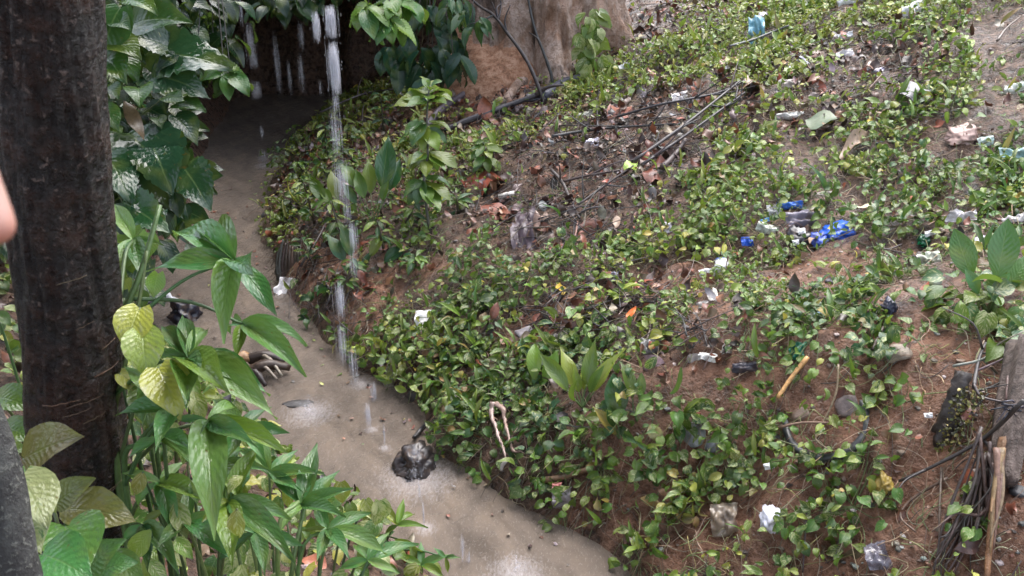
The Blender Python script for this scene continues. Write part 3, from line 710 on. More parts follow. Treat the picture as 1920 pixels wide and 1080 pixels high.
# cup
def cup():
    h = hit(1352, 512); m_ = m_per_px(h); R_ = 14*m_; H_ = 30*m_; V = []; F_ = []; T = []
    prof = [(0.0, 0), (.70, 0), (.78, .3), (.86, .6), (.93, .9), (.95, .97), (1.02, 1.0), (.93, .97), (.74, .1), (0, .06)]
    for i, (r, z) in enumerate(prof):
        for k in range(24):
            a = k/24*2*math.pi; V.append((r*R_*math.cos(a), (z-.5)*H_, r*R_*math.sin(a)*.85)); T.append((.05, .11, .45, 0) if i in (5, 6) and 4 < k < 15 else (.8, .8, .82, 0))
    for i in range(len(prof)-1):
        for k in range(24): F_.append((i*24+k, i*24+(k+1) % 24, (i+1)*24+(k+1) % 24, (i+1)*24+k))
    place('cup', 'white plastic cup with blue rim mark lying on the slope', 'cup', 1352, 512, np.array(V), np.array(F_), np.array(T), 'trash', 0, .35, .05, .2)
cup()
film('plastic_scrap', 'white torn piece just left of the white cup', 'plastic scrap', 1325, 516, 24, 18, WH, 14)
film('plastic_disc', 'white flat plastic lid standing in the vines near the stream', 'lid', 799, 605, 34, 34, (.82, .80, .78), 15, fold=.15, amp=.1, lift=.06, face=1.2)
film('paper', 'white torn paper hanging down the bank at the stream edge', 'paper', 535, 546, 26, 46, (.75, .72, .74), 16, .15, fold=.3, face=1.5, lift=.05)
film('plastic_scrap', 'white wrapper caught in the stream above the black bag', 'plastic scrap', 310, 562, 42, 24, WH, 17, lift=.05)
bag('plastic_bag', 'small blue-black bag in the stream left of the white wrapper', 'plastic bag', 284, 568, 24, 30, (.02, .025, .05), 18)
bag('plastic_bag', 'black torn bag snagged in the stream', 'plastic bag', 350, 594, 66, 48, (.012, .012, .022), 19, depth=.8)
bag('plastic_bag', 'dark wet bag splashed by falling water in the stream', 'plastic bag', 785, 872, 72, 70, (.030, .024, .024), 20, depth=.85, amp=.6)
bag('plastic_bag', 'black bag at the left edge of the driftwood heap', 'plastic bag', 448, 720, 50, 40, (.01, .012, .014), 21)
bag('debris_heap', 'dark soaked rubbish under the lobed leaves in the stream', 'rubbish', 425, 760, 60, 36, (.02, .018, .03), 22, depth=.6)
stone('dark half-sunken stone behind the mid-stream splash', 560, 757, 62, 26, (.05, .045, .045), 21, .35)
# driftwood heap in the stream
def driftwood():
    h = hit(495, 705); r = plant('driftwood', 'dark split driftwood stranded in the stream', 'driftwood', h); k0 = 0
    for (a, b, r0, col) in [((465, 712), (545, 700), .05, (.05, .03, .02)), ((470, 690), (535, 690), .045, (.04, .026, .02)), ((490, 688), (530, 716), .02, (.26, .22, .17)), ((478, 700), (520, 722), .018, (.22, .18, .14)), ((440, 696), (480, 690), .05, (.30, .17, .08)), ((470, 720), (500, 735), .03, (.03, .02, .018))]:
        A = hit(*a)+UP*(.06+.02*k0 % .06); B = hit(*b)+UP*.05; V, F_ = tube(curve_pts([A, (A+B)/2+UP*.05, B], 4), r0, r0*.5, 9, .3, k0); mb = MB(); mb.add(V, F_, col); k0 += 1
        ob('wood_piece', mb.mesh('wood_piece', M['stick'], h), r)
driftwood()
def stump(px, py, wpx, hpx, label, col):
    h = hit(px, py+hpx*.4); m_ = m_per_px(h); r = plant('root_stump', label, 'stump', h)
    for k in range(9):
        x = (k/8-.5)*wpx*m_; V, F_ = tube(curve_pts([h+Vector((x*.8, .05-abs(x)*.4, -.05)), h+Vector((x+.02, .06, hpx*m_*.5)), h+Vector((x*.7+.03, .12, hpx*m_*rng.uniform(.8, 1.2)))], 5), rng.uniform(.018, .03), .008, 7, .35, k); mb = MB(); mb.add(V, F_, jit(col, .45)); ob('wood_splinter', mb.mesh('wood_splinter', M['stick'], h), r)
stump(742, 705, 42, 50, 'pale splintered root at the stream edge above the splashing bag', (.22, .165, .13))
stump(538, 495, 46, 56, 'dark ragged root stump on the stream edge above the white paper', (.10, .075, .06))
# rag loop
def rag():
    h = hit(955, 820); r0 = plant('rag', 'twisted dirty white rag hanging in a loop over the vines', 'rag', h); mb = MB(); P1 = [hit(*q)+gn(*hit(*q)[:2])*.09 for q in [(938, 770), (930, 790), (938, 815), (948, 835), (958, 848), (966, 868)]]; P2 = [hit(*q)+gn(*hit(*q)[:2])*.09 for q in [(938, 770), (952, 778), (957, 800), (962, 825), (975, 850), (990, 858)]]
    for P in (P1, P2):
        V, F_ = tube(curve_pts([q_+rv(.012) for q_ in P], 6), .015, .006, 8, .65, 3); mb.add(V, F_, jit((.27, .22, .18), .15))
    V, F_ = tube(curve_pts([P1[-1], P1[-1]+Vector((-.02, 0, -.04)), P1[-1]+Vector((-.03, 0, -.08))], 3), .016, .008, 7, .4); mb.add(V, F_, (.5, .46, .43))
    o = ob('rag', mb.mesh('rag', M['trash'], h), None, h); bpy.data.objects.remove(r0); o.name = 'rag'; tag(o, 'twisted dirty white rag hanging in a loop over the vines', 'rag')
rag()
# blue cloth on a stake
film('cloth', 'blue and white striped cloth draped on a stick near the top edge', 'cloth', 1420, 72, 26, 56, (.16, .34, .42), 24, 0, fold=.2, face=1.6, lift=.15, amp=.3)
film('cloth', 'pale pinkish cloth scrap beside the blue cloth', 'cloth', 1433, 42, 14, 24, (.62, .55, .60), 25, 0, face=1.5, lift=.14)
film('plastic_bag', 'white crumpled bag at the top edge on the right', 'plastic bag', 1716, 24, 34, 34, WH, 26, lift=.08)
film('plastic_scrap', 'white torn plastic leaning in the vines left of the top right litter', 'plastic scrap', 1502, 128, 26, 42, (.74, .75, .82), 27, -.5, fold=.8, lift=.06)
film('plastic_scrap', 'dirty tan plastic below the leaning white torn plastic', 'plastic scrap', 1484, 160, 30, 20, (.44, .38, .34), 28, .3)
film('plastic_scrap', 'curved white strip left of the round green fallen leaf', 'plastic scrap', 1484, 218, 46, 22, (.70, .68, .64), 29, .1, fold=1.0)
film('plastic_scrap', 'white bit near the top edge above the leaning white plastic', 'plastic scrap', 1586, 70, 24, 12, WH, 30)
film('plastic_scrap', 'white crumple in the yellow vines right of the big tree foot', 'plastic scrap', 1174, 131, 26, 18, WH, 31, lift=.07)
film('plastic_scrap', 'white scrap above the level fallen branch on the upper slope', 'plastic scrap', 1275, 184, 26, 20, (.74, .68, .66), 32)
film('plastic_scrap', 'white and yellow crumple left of the level fallen branch', 'plastic scrap', 1100, 218, 30, 20, (.72, .70, .58), 33)
film('plastic_scrap', 'whitish glossy scrap under the tangle of thin branches', 'plastic scrap', 1112, 272, 22, 24, (.55, .52, .60), 34)
film('plastic_sheet', 'pale lilac plastic in the litter near the top right', 'plastic sheet', 1640, 140, 34, 22, (.42, .39, .48), 35)
film('plastic_scrap', 'pinkish white tuft in the litter at the top right', 'plastic scrap', 1585, 105, 26, 20, (.55, .52, .52), 36)
film('plastic_sheet', 'small white sheet at the very top edge right of centre', 'plastic sheet', 1600, 3, 50, 12, (.7, .7, .7), 37)
bag('plastic_bag', 'pinkish crumpled clear plastic on the right slope', 'plastic bag', 1802, 256, 56, 42, (.34, .22, .19), 39, depth=.25)
film('wrapper', 'teal and white striped wrapper at the right edge', 'wrapper', 1905, 296, 46, 28, (.28, .46, .46), 40, .3, lift=.06)
film('wrapper', 'orange end of wrapper left of the teal striped wrapper', 'wrapper', 1884, 308, 22, 24, (.55, .30, .08), 41)
film('plastic_scrap', 'small pale teal scrap below the pinkish clear plastic', 'plastic scrap', 1848, 268, 22, 18, (.50, .62, .58), 42)
film('plastic_scrap', 'white flat strip above the banana-like seedling', 'plastic scrap', 1802, 412, 46, 18, (.66, .63, .64), 43, .25, fold=.2)
bag('plastic_bag', 'white lilac crumpled bag behind the banana-like seedling', 'plastic bag', 1842, 462, 40, 42, (.55, .54, .66), 44, depth=.5)
film('plastic_scrap', 'pale scrap at the right edge beside the seedling tip', 'plastic scrap', 1906, 415, 40, 16, (.62, .58, .56), 45)
film('plastic_scrap', 'yellow scrap at the right edge above the seedling', 'plastic scrap', 1908, 376, 34, 14, (.48, .33, .06), 46)
film('plastic_scrap', 'whitish leaf-like plastic below the green bottle piece', 'plastic scrap', 1742, 488, 34, 28, (.55, .58, .48), 47)
bag('bottle', 'dark green bottle fragment half hidden in vines on the right', 'bottle', 1733, 452, 24, 26, (.01, .14, .06), 48, mat='clear')
film('plastic_scrap', 'white chip beside the green bottle fragment', 'plastic scrap', 1746, 442, 16, 12, WH, 49)
bag('shoe', 'black shoe-like lump below the green bottle fragment', 'shoe', 1724, 486, 34, 16, (.012, .012, .016), 50, depth=.9)
bag('plastic_bag', 'dark navy bag scrap above the variegated vine on the right', 'plastic bag', 1668, 577, 28, 30, (.035, .04, .075), 51)
film('plastic_scrap', 'pale blue scrap in the dark vine patch', 'plastic scrap', 1525, 597, 24, 12, (.32, .50, .62), 52)
film('plastic_scrap', 'white stick-like bit on the bare soil left of centre right', 'plastic scrap', 1328, 673, 28, 14, (.80, .78, .74), 53, .3, fold=.4)
film('plastic_scrap', 'white curled piece at the upper rim of the bare soil patch', 'plastic scrap', 1338, 558, 16, 26, (.66, .62, .56), 54)
film('plastic_bag', 'teal green plastic bag tangled in vines above the bamboo cane', 'plastic bag', 1497, 660, 24, 44, (.015, .15, .09), 55, .2, fold=.8, amp=.45, lift=.02)
film('plastic_sheet', 'dark glossy plastic right of the white stick-like bit', 'plastic sheet', 1398, 690, 40, 18, (.05, .045, .06), 56)
film('plastic_sheet', 'long dark purple plastic sheet in the reddish leaf litter', 'plastic sheet', 985, 428, 38, 96, (.075, .05, .06), 57, .1, fold=.2, amp=.16, face=.3, mat='dead', lift=.03)
bag('crumpled_leaf', 'yellow crumpled rotting leaf ball on the bare soil at lower right', 'leaf', 1660, 908, 28, 32, (.30, .21, .045), 58, mat='dead', amp=.75, lift=.03)
bag('plastic_bag', 'white knotted bag at the lower right of centre', 'plastic bag', 1447, 974, 40, 46, (.66, .66, .74), 59, depth=.5, amp=.4, lift=.03)
film('plastic_bag', 'dirty transparent bag hanging left of the white knotted bag', 'plastic bag', 1360, 976, 44, 56, (.42, .34, .26), 60, 0, fold=.6, lift=.07, mat='clear', face=1.)
film('wrapper', 'striped dark and white wrapper with a pink corner near the stream', 'wrapper', 1056, 932, 34, 40, (.34, .30, .31), 61, 0, fold=.7)
film('wrapper', 'small pink red wrapper corner above the striped wrapper', 'wrapper', 1050, 914, 16, 14, (.60, .22, .20), 62, lift=.06)
V, F = tube([Vector((-.07, 0, 0)), Vector((0, 0, .004)), Vector((.07, 0, 0))], .022, .022, 12); place('white_tube', 'short white plastic tube in the reddish leaf litter', 'tube', 953, 371, V, F, (.78, .72, .66), 'trash', 0, 0, .04, .2)
film('plastic_scrap', 'small white chip on the soil right of the tyre', 'plastic scrap', 1742, 781, 12, 9, WH, 64)
film('plastic_scrap', 'white curled chip left of the old tyre near the soil', 'plastic scrap', 1448, 876, 18, 12, WH, 65)
film('plastic_scrap', 'grey white glossy scrap hanging in vines at mid slope', 'plastic scrap', 1222, 650, 28, 34, (.34, .33, .33), 66, mat='clear')
film('plastic_scrap', 'lilac grey plastic at the bottom edge on the right', 'plastic scrap', 1648, 1045, 36, 50, (.22, .21, .26), 67, mat='clear')
film('plastic_scrap', 'pale pink scrap under the big tree vines', 'plastic scrap', 1365, 122, 28, 26, (.50, .28, .24), 68, lift=.06)
film('plastic_scrap', 'small white tip poking out of the vines in mid slope', 'plastic scrap', 1254, 428, 12, 24, (.62, .58, .62), 69)
film('plastic_scrap', 'lilac grey scrap beside the brown leaf below the yellowish vines', 'plastic scrap', 1146, 522, 26, 20, (.33, .32, .40), 70)
film('plastic_scrap', 'pale plastic at the far top right corner', 'plastic scrap', 1905, 168, 34, 24, (.62, .66, .60), 71)
# stones
stone('pinkish grey stone in the middle of the slope', 985, 626, 40, 40, (.27, .24, .25), 1)
stone('white quartz-like stone right of the pinkish grey stone', 1040, 634, 28, 18, (.55, .52, .48), 2)
stone('round tan stone on the stream bank among vines', 838, 768, 36, 36, (.30, .21, .14), 3)
stone('flat grey slab in the vines, the larger of two', 1300, 818, 50, 44, (.22, .23, .22), 4, .4)
stone('flat grey slab in the vines, the smaller darker one', 1335, 835, 36, 28, (.15, .155, .17), 5, .4)
stone('angular grey stone beside the white stick-like bit', 1300, 672, 24, 20, (.26, .23, .22), 6)
stone('tan rock face above the cream and green vine', 1680, 664, 52, 36, (.25, .20, .15), 7)
stone('dark wet stone at the water edge near the pale root', 775, 742, 28, 24, (.05, .042, .04), 8)
stone('dark stone beside the rag loop', 955, 758, 36, 22, (.05, .05, .055), 9)
stone('small square grey stone on bare soil below the blue bag', 1558, 528, 20, 18, (.12, .11, .13), 10)
stone('ridged dark grey stone right of the small square stone', 1592, 530, 24, 28, (.14, .14, .14), 11)
stone('rounded grey stone half buried above the blue bag', 1545, 365, 40, 22, (.24, .215, .19), 12)
stone('brown stone inside the curve of the tyre', 1498, 780, 40, 30, (.16, .105, .075), 13)
stone('purplish stone at the upper rim of the tyre', 1590, 760, 46, 40, (.17, .13, .12), 14)
stone('dark grey stone under the hollow side of the log', 1910, 925, 30, 34, (.05, .05, .055), 15)
stone('pale stone ledge at the water edge below the left plants', 700, 965, 60, 16, (.36, .26, .18), 16, .4)
# mossy stump
def mossy():
    h = hit(1776, 800); r = plant('mossy_root', 'dark rotting root crusted with yellow moss on the soil face', 'root', h); m_ = m_per_px(h)
    mb = MB(); V, F_ = tube(curve_pts([h+Vector((.07, .10, .24)), h+Vector((.03, .03, .1)), h+Vector((-.02, .0, -.10))], 6), .035, .055, 14, .4, 2); mb.add(V, F_, (.03, .022, .018)); ob('rotten_wood', mb.mesh('rotten_wood', M['stick'], h), r)
    mb = MB()
    for k in range(260):
        t = rng.random(); p = h+Vector((.05*t-.02*(1-t), .05*t-.04, -.06+.30*t))+Vector((rng.uniform(-.07, .07), -.05-rng.uniform(0, .02), rng.uniform(-.02, .02))); s = rng.uniform(.012, .03); V, F_, U = G['dead'][k % 8]; mb.add((np.array(frame(rv(), Vector((0, -1, .3))+rv(.6))) @ (V*s).T).T+np.array(p), F_, jit(rng.choice([(.15, .14, .02), (.09, .09, .02), (.18, .16, .04), (.05, .05, .02), (.04, .028, .018)]), .3))
    kind(ob('moss', mb.mesh('moss', M['dead'], h), r), 'stuff')
mossy()
# tyre: ring with tread and bead, half sunk in the soil
def tyre():
    c = hit(1548, 792); m_ = m_per_px(c); R_ = 92*m_; n = (gn(c.x, c.y, .3)*.75+UP*.75+Vector((-.42, -.05, 0))).normalized()
    r = plant('tyre', 'old black motorcycle tyre half sunk in the vines and soil', 'tyre', c-n*.0)
    rt = frame(Vector((1, 0, 0))-n*n.x, n); seg = 56; prof = [(-.09, .0), (-.07, .055), (.0, .085), (.06, .065), (.085, .0), (.06, -.065), (0, -.085), (-.07, -.055), (-.085, -.04), (-.02, -.065), (.035, -.04), (.045, 0), (.035, .04), (-.02, .065), (-.085, .04)]
    V = []; F_ = []; k_ = len(prof)
    for i in range(seg):
        a = i/seg*2*math.pi; sq = 1+.03*math.sin(2*a)
        for j, (dr, h) in enumerate(prof):
            tr = .012 if (2 <= j <= 6 and i % 2) else 0
            rr = R_*(1-.13+dr*.95+tr)*sq; V.append((rr*math.cos(a), rr*math.sin(a)*.92, h*R_*.95))
    for i in range(seg):
        for j in range(k_): F_.append((i*k_+j, ((i+1) % seg)*k_+j, ((i+1) % seg)*k_+(j+1) % k_, i*k_+(j+1) % k_))
    V = (np.array(rt) @ np.array(V).T).T
    # tipped so that its upper edge is under the soil
    o = r; loc = c+n*(.004); bpy.data.objects.remove(o); o = ob('tyre', mesh('tyre', V, np.array(F_), M['rubber']), None, loc); tag(o, 'old black motorcycle tyre half sunk in the vines and soil', 'tyre')
tyre()
for q_ in [(1352, 512, 40), (955, 800, 70), (955, 850, 50), (1490, 715, 60), (1475, 740, 40), (1515, 690, 40), (1490, 835, 36), (1635, 810, 44), (1776, 800, 80), (1055, 552, 40), (1590, 285, 60), (1543, 243, 60), (953, 371, 44), (912, 350, 60), (1420, 180, 60)]: clear(*q_)
CLEAR_ = np.array(CLEAR)
# ------------------------------------------------------------------ ground cover on the slope
def right_bank(x, y): return (x-np.interp(y, RY, RX))*.82
def near_px(p, lst=None): return pix(p)
def leaf_tint(x, y, p):
    """yellower, paler vines high on the slope; deeper green low down and by the water"""
    k = float(smooth(6.0, 9.5, y))*.75+float(vnoise(x*.9, y*.9, 91))*.9
    if rng.random() < .05: return rng.choice([YL, (.30, .20, .07), (.16, .10, .04)])
    if k > .6: return rng.choice([YG, YG, YG, LT, LT, (.28, .31, .11)])
    if k > .25: return rng.choice([LT, LT, YG, YG, MD])
    if k > -.05: return rng.choice([LT, LT, MD, MD, YG])
    return rng.choice([MD, MD, LT, DK, (.05, .12, .045)])
def vine_leaf(x, y, h, spread=1.):
    g = gn(x, y); p = Vector((x, y, gz(x, y)))+g*h
    down = Vector((g.x, g.y, 0)); d = down*.9+rv(1.)*Vector((1, 1, .35)).length*.6+Vector((0, 0, -.15))
    d = Vector((d.x, d.y, d.z*.6)); n = g*.75+UP*.5+Vector((0, -.3, 0))+rv(.85)
    return p, d, n
cover = MB(); ncov = 0
stemsM = MB()
for _ in range(150000):
    y = rng.uniform(2.6, 13.5); x = rng.uniform(-3.2, 8.2)
    d = float(right_bank(x, y))
    if d < .02: continue
    p0 = Vector((x, y, gz(x, y)))
    if p0.z < .05: continue
    X, Y = pix(p0)
    if X < 380 or X > 2150 or Y < -220 or Y > 1250: continue
    dens = .74+1.35*float(fbm(x*1.7, y*1.7, 77, 4))+1.15*float(fbm(x*5.5, y*5.5, 79, 2))
    dens *= 1-.97*inz(x, y, ZB); dens *= 1-.6*inz(x, y, ZL)
    if y < 4.7 and d > .35: dens *= .7
    if x > 2.05 and y < 4.6: dens *= .35
    if y > 6.3 and d < 1.6: dens *= .72
    if np.any((CLEAR_[:, 0]-x)**2+(CLEAR_[:, 1]-y)**2 < CLEAR_[:, 2]**2): dens *= .10
    if rng.random() > dens: continue
    s = rng.choice([.028, .036, .045, .052, .058, .066, .076])*rng.uniform(.85, 1.15)
    p, dd, nn = vine_leaf(x, y, rng.uniform(.015, .08)+.16*max(0, float(vnoise(x*2.6, y*2.6, 66))+.25)*rng.random()); V, F_, U = G['vine'][rng.randint(0, 9)]
    kk = rng.random(); s *= 1+.9*float(vnoise(x*2.7, y*2.7, 83)); kk -= max(0., float(vnoise(x*1.4, y*1.4, 87))-.12)*1.1
    if 0 <= kk < .07: V, F_, U = G['strap'][rng.randint(0, 5)]; s *= rng.uniform(1.6, 3.); dd = Vector((dd.x*.6, dd.y*.6, 1))
    elif 0 <= kk < .16: V, F_, U = G['lance'][rng.randint(0, 7)]; s *= 1.5; dd = Vector((dd.x, dd.y, .5))
    elif kk < .22: V, F_, U = G['ovate'][rng.randint(0, 7)]; s *= 1.3
    mt = np.array(frame(dd, nn)); c = jit(leaf_tint(x, y, p), .35)
    cover.add((mt @ (V*s).T).T+np.array(p), F_, (*c, rng.choice([0, .1, .3, .5])), U); ncov += 1
    if rng.random() < .30:
        q = p-gn(x, y)*rng.uniform(.03, .1); a = rv(.1); a.z *= .3
        V, F_ = tube(curve_pts([q+a*1.6+UP*.01, q+rv(.03)+UP*.02, p-UP*.01, p+Vector(dd).normalized()*s*.15], 3), .0026, .0016, 4)
        stemsM.add(V, F_, jit(rng.choice([(.16, .15, .06), (.22, .17, .10), (.10, .12, .04)]), .3))
print('cover leaves', ncov)
kind(ob('ground_cover', cover.mesh('ground_cover', M['leaf'])), 'stuff')['label'] = 'carpet of small heart-leaved creeping vines over the right bank'
# loose wiry runners and roots over the slope
for _ in range(4200):
    X, Y = rng.uniform(480, 1960), rng.uniform(-20, 1100)
    p = hit(X, Y)
    if p.z < .08 or float(right_bank(p.x, p.y)) < .03: continue
    if p.y < 4.8 and p.z > .25 and rng.random() < .6: continue
    L = rng.uniform(.08, .32); a = rng.uniform(0, 6.28); pts = []
    q = Vector((p.x, p.y, 0))
    for k in range(5):
        a += rng.uniform(-.9, .9); q = q+Vector((math.cos(a), math.sin(a)-.25, 0))*L/4
        pts.append(Vector((q.x, q.y, gz(q.x, q.y)+rng.uniform(.0, .045)+.01)))
    V, F_ = tube(curve_pts(pts, 3), rng.uniform(.0014, .0032), .001, 4)
    stemsM.add(V, F_, jit(rng.choice([(.26, .20, .13), (.34, .27, .18), (.16, .11, .075), (.05, .04, .035), (.22, .22, .09), (.17, .18, .07)]), .35))
for _ in range(260):
    y = rng.uniform(4.2, 10.5); x = float(np.interp(y, RY, RX))+rng.uniform(.05, .35); p = Vector((x, y, gz(x, y)+.01))
    q = Vector((x-rng.uniform(.05, .22), y-rng.uniform(.0, .12), 0)); q.z = max(gz(q.x, q.y), 0)+.005; V, F_ = tube(curve_pts([p, p.lerp(q, .5)+UP*.03+rv(.02), q], 3), rng.uniform(.0016, .004), .001, 4); stemsM.add(V, F_, jit(rng.choice([(.22, .16, .11), (.09, .065, .05), (.05, .04, .03)]), .3))
kind(ob('vine_runners', stemsM.mesh('vine_runners', M['stem'])), 'stuff')['label'] = 'wiry tan runners and thin roots trailing over the slope'
DEADC = [(.16, .13, .13), (.05, .03, .025), (.04, .025, .02), (.085, .035, .022), (.13, .06, .035), (.055, .03, .022), (.22, .07, .04), (.26, .10, .06), (.19, .11, .065), (.10, .07, .055), (.24, .17, .12), (.16, .055, .03)]
lit = MB()
for _ in range(26000):
    y = rng.uniform(3, 13); x = rng.uniform(-3, 8)
    if float(right_bank(x, y)) < .1: continue
    pz = Vector((x, y, gz(x, y)+rng.uniform(.0, .05)))
    if rng.random() > .18+1.2*inz(x, y, ZL): continue
    V, F_, U = G['dead'][rng.randint(0, 7)]; s = rng.choice([.03, .04, .05, .07, .10, .13])
    mt = np.array(frame(rv(), gn(x, y)+rv(.5))); lit.add((mt @ (V*s).T).T+np.array(pz), F_, jit(rng.choice(DEADC), .35), U)
kind(ob('leaf_litter', lit.mesh('leaf_litter', M['dead'])), 'stuff')['label'] = 'mat of small wet brown leaf scraps on the soil'
tw = MB()
for _ in range(900):
    z = rng.choice(LITTER); X = z[0]+rng.gauss(0, .55)*z[2]; Y = z[1]+rng.gauss(0, .55)*z[3]
    if not (540 < X < 1910 and 0 < Y < 640): continue
    p = hit(X, Y); g = gn(p.x, p.y); a = rng.uniform(0, 3.14); d = Vector((math.cos(a), math.sin(a), 0)); d = (d-g*d.dot(g)).normalized(); L = rng.uniform(.06, .26); p = p+g*rng.uniform(.015, .09)
    V, F_ = tube(curve_pts([p-d*L+rv(.015), p+rv(.02), p+d*L+rv(.03)], 3), rng.uniform(.0025, .006), .0015, 4); tw.add(V, F_, jit(rng.choice([(.035, .028, .03), (.06, .05, .05), (.13, .10, .08), (.03, .022, .022)]), .3))
kind(ob('twig_tangle', tw.mesh('twig_tangle', M['stick'])), 'stuff')['label'] = 'tangle of fine dark twigs in the leaf litter'
# pebbles and clods
peb = MB()
for k in range(1500):
    X, Y = rng.uniform(560, 1950), rng.uniform(0, 1090); p = hit(X, Y)
    if p.z < .08: continue
    s = rng.choice([.006, .008, .01, .014, .02]); V, F_ = rock_geo(1, k % 40, s*rng.uniform(.8, 1.5), s, s*.7)
    peb.add(V+np.array(p), F_, jit(rng.choice([(.10, .07, .05), (.16, .11, .08), (.07, .06, .055), (.30, .27, .24), (.13, .065, .04)]), .3))
kind(ob('soil_clods', peb.mesh('soil_clods', M['stone'], smoothed=False)), 'stuff')['label'] = 'small pebbles and clods on the bare soil'

fl = MB()
for _ in range(150):
    y = rng.uniform(3.9, 10.5); l_, r_ = float(np.interp(y, LY, LX)), float(np.interp(y, RY, RX)); t_ = rng.random(); t_ = t_**.35 if rng.random() < .6 else t_
    x = l_+(r_-l_)*t_-.02; V, F_, U = G['dead'][rng.randint(0, 7)]; s = rng.uniform(.015, .05)
    fl.add((np.array(frame(Vector((rng.uniform(-1, 1), rng.uniform(-1, 1), 0)), UP+rv(.15))) @ (V*s).T).T+np.array((x, y, .012)), F_, jit(rng.choice(DEADC+[(.12, .18, .04), (.35, .28, .08)]), .3), U)
kind(ob('floating_scraps', fl.mesh('floating_scraps', M['dead'])), 'stuff')['label'] = 'small leaf scraps and debris floating on the muddy stream'
# ------------------------------------------------------------------ vine clumps one can pick out
LAND = {}
def clump(px, py, rpx, n, cols, key, label, group=None, va=(.0, .6), size=(.04, .075), kind_='vine', hmax=.12, name='creeping_vine', cat='vine', sz=None):
    c = hit(px, py); 
    if c.z < .03: c.z = max(c.z, .0)
    R = rpx*m_per_px(c); r = plant(name, label, cat, c, group)
    L = leaf_set(key, kind_, cols, va); paths = []
    for k in range(n):
        a = rng.uniform(0, 6.28); q = math.sqrt(rng.random())*R
        x = c.x+math.cos(a)*q; y = c.y+math.sin(a)*q*1.25
        h = rng.uniform(.02, hmax)*(1-.5*q/R); p, d, nn = vine_leaf(x, y, h)
        out = Vector((math.cos(a), math.sin(a), 0))*(q/R)
        s = rng.uniform(*size); put_leaf(r, L[rng.randint(0, len(L)-1)], p, d+out*.8, nn, s)
        if k % 2 == 0:
            b = Vector((c.x+(x-c.x)*.5, c.y+(y-c.y)*.5, 0)); b.z = gz(b.x, b.y)+.008
            paths.append(([c, b, (b+p)/2+UP*.02, p], .0025, .0015))
    stem_part(r, paths, (.11, .14, .05), seg=4)
    return r
vk = ('vl_y', [YG, LT, YG, LT, YG]), ('vl_l', [LT, MD, LT, YG]), ('vl_m', [MD, LT, MD]), ('vl_d', [MD, DK, MD])
UNIQ = [  # px, py, radius, leaves, tone, label
    (1345, 400, 55, 34, 1, 'bright green vine clump just left of the small blue scraps'),
    (1310, 420, 50, 26, 1, 'dense leafy vine patch left of the blue scraps, lower on the slope'),
    (1600, 300, 60, 34, 0, 'yellow-green vine patch below the round green fallen leaf'),
    (1690, 270, 55, 30, 0, 'yellow-green vine patch left of the pinkish crumpled plastic'),
    (1600, 950, 75, 46, 2, 'large dark vine clump on bare soil near the bottom right'),
    (1475, 1000, 40, 18, 3, 'small dark vine clump below the white knotted bag'),
    (1690, 755, 45, 16, 1, 'big-leaved cream and green vine right of the old tyre'),
    (1605, 880, 30, 8, 2, 'few vine leaves on soil beneath the old tyre'),
    (1820, 955, 34, 14, 2, 'small glossy vine sprig beside the dead log'),
    (900, 810, 75, 48, 2, 'thick glossy vine clump hanging over the stream bank above the splashing bag'),
    (860, 870, 50, 26, 3, 'dark vine fringe hanging at the water edge right of the splashing bag'),
    (830, 750, 40, 20, 1, 'vine clump around the round tan stone on the stream bank'),
    (760, 640, 55, 30, 1, 'vine clump below the white plastic lid'),
    (720, 590, 45, 24, 2, 'vine clump left of the white plastic lid'),
    (870, 520, 60, 36, 1, 'thick green vine clump left of the yellow fallen leaf'),
    (960, 540, 50, 26, 0, 'pale vine clump touching the left side of the yellow fallen leaf'),
    (1400, 590, 60, 34, 3, 'dark green vine patch below the white cup'),
    (1530, 620, 70, 40, 2, 'green vine patch above the teal plastic bag'),
    (1270, 870, 50, 22, 2, 'vine clump on soil below the flat grey slabs'),
    (1370, 830, 50, 26, 3, 'dark vine clump right of the flat grey slabs'),
    (1100, 860, 60, 34, 2, 'vine clump under the fallen tan branch by the stream'),
    (1060, 960, 40, 20, 2, 'vine fringe over the water beside the striped wrapper'),
    (1200, 1050, 50, 24, 2, 'vine clump at the bottom edge where the stream leaves the picture'),
    (1150, 150, 60, 34, 0, 'yellow-green vine patch at the foot of the big pale tree'),
    (1270, 95, 50, 26, 1, 'bright vine patch left of the blue cloth on a stake'),
    (1390, 270, 60, 34, 1, 'vine patch at the right end of the long thin branches'),
    (1490, 370, 40, 20, 1, 'vine clump above the blue plastic bag'),
    (1570, 520, 35, 12, 1, 'thin vine sprigs on bare soil below the blue plastic bag'),
    (1790, 150, 60, 30, 1, 'vine patch above the grey umbrella-shaped leaf'),
    (1770, 200, 50, 24, 0, 'vine patch right of the grey umbrella-shaped leaf'),
    (1740, 340, 50, 24, 0, 'vine patch below the pinkish crumpled plastic'),
    (560, 420, 45, 22, 1, 'vine clump on the bank above the old root stump'),
    (1310, 55, 55, 26, 0, 'pale vine patch to the right of the big tree near the top edge'),
    (1010, 520, 40, 20, 0, 'vine clump right beside the purple plastic sheet'),
]
for (px, py, rp, n, k, lab) in UNIQ: clump(px, py, rp, n, vk[k][1], vk[k][0], lab, size=(.04, .075) if py < 700 else (.045, .085))
cnt = 0
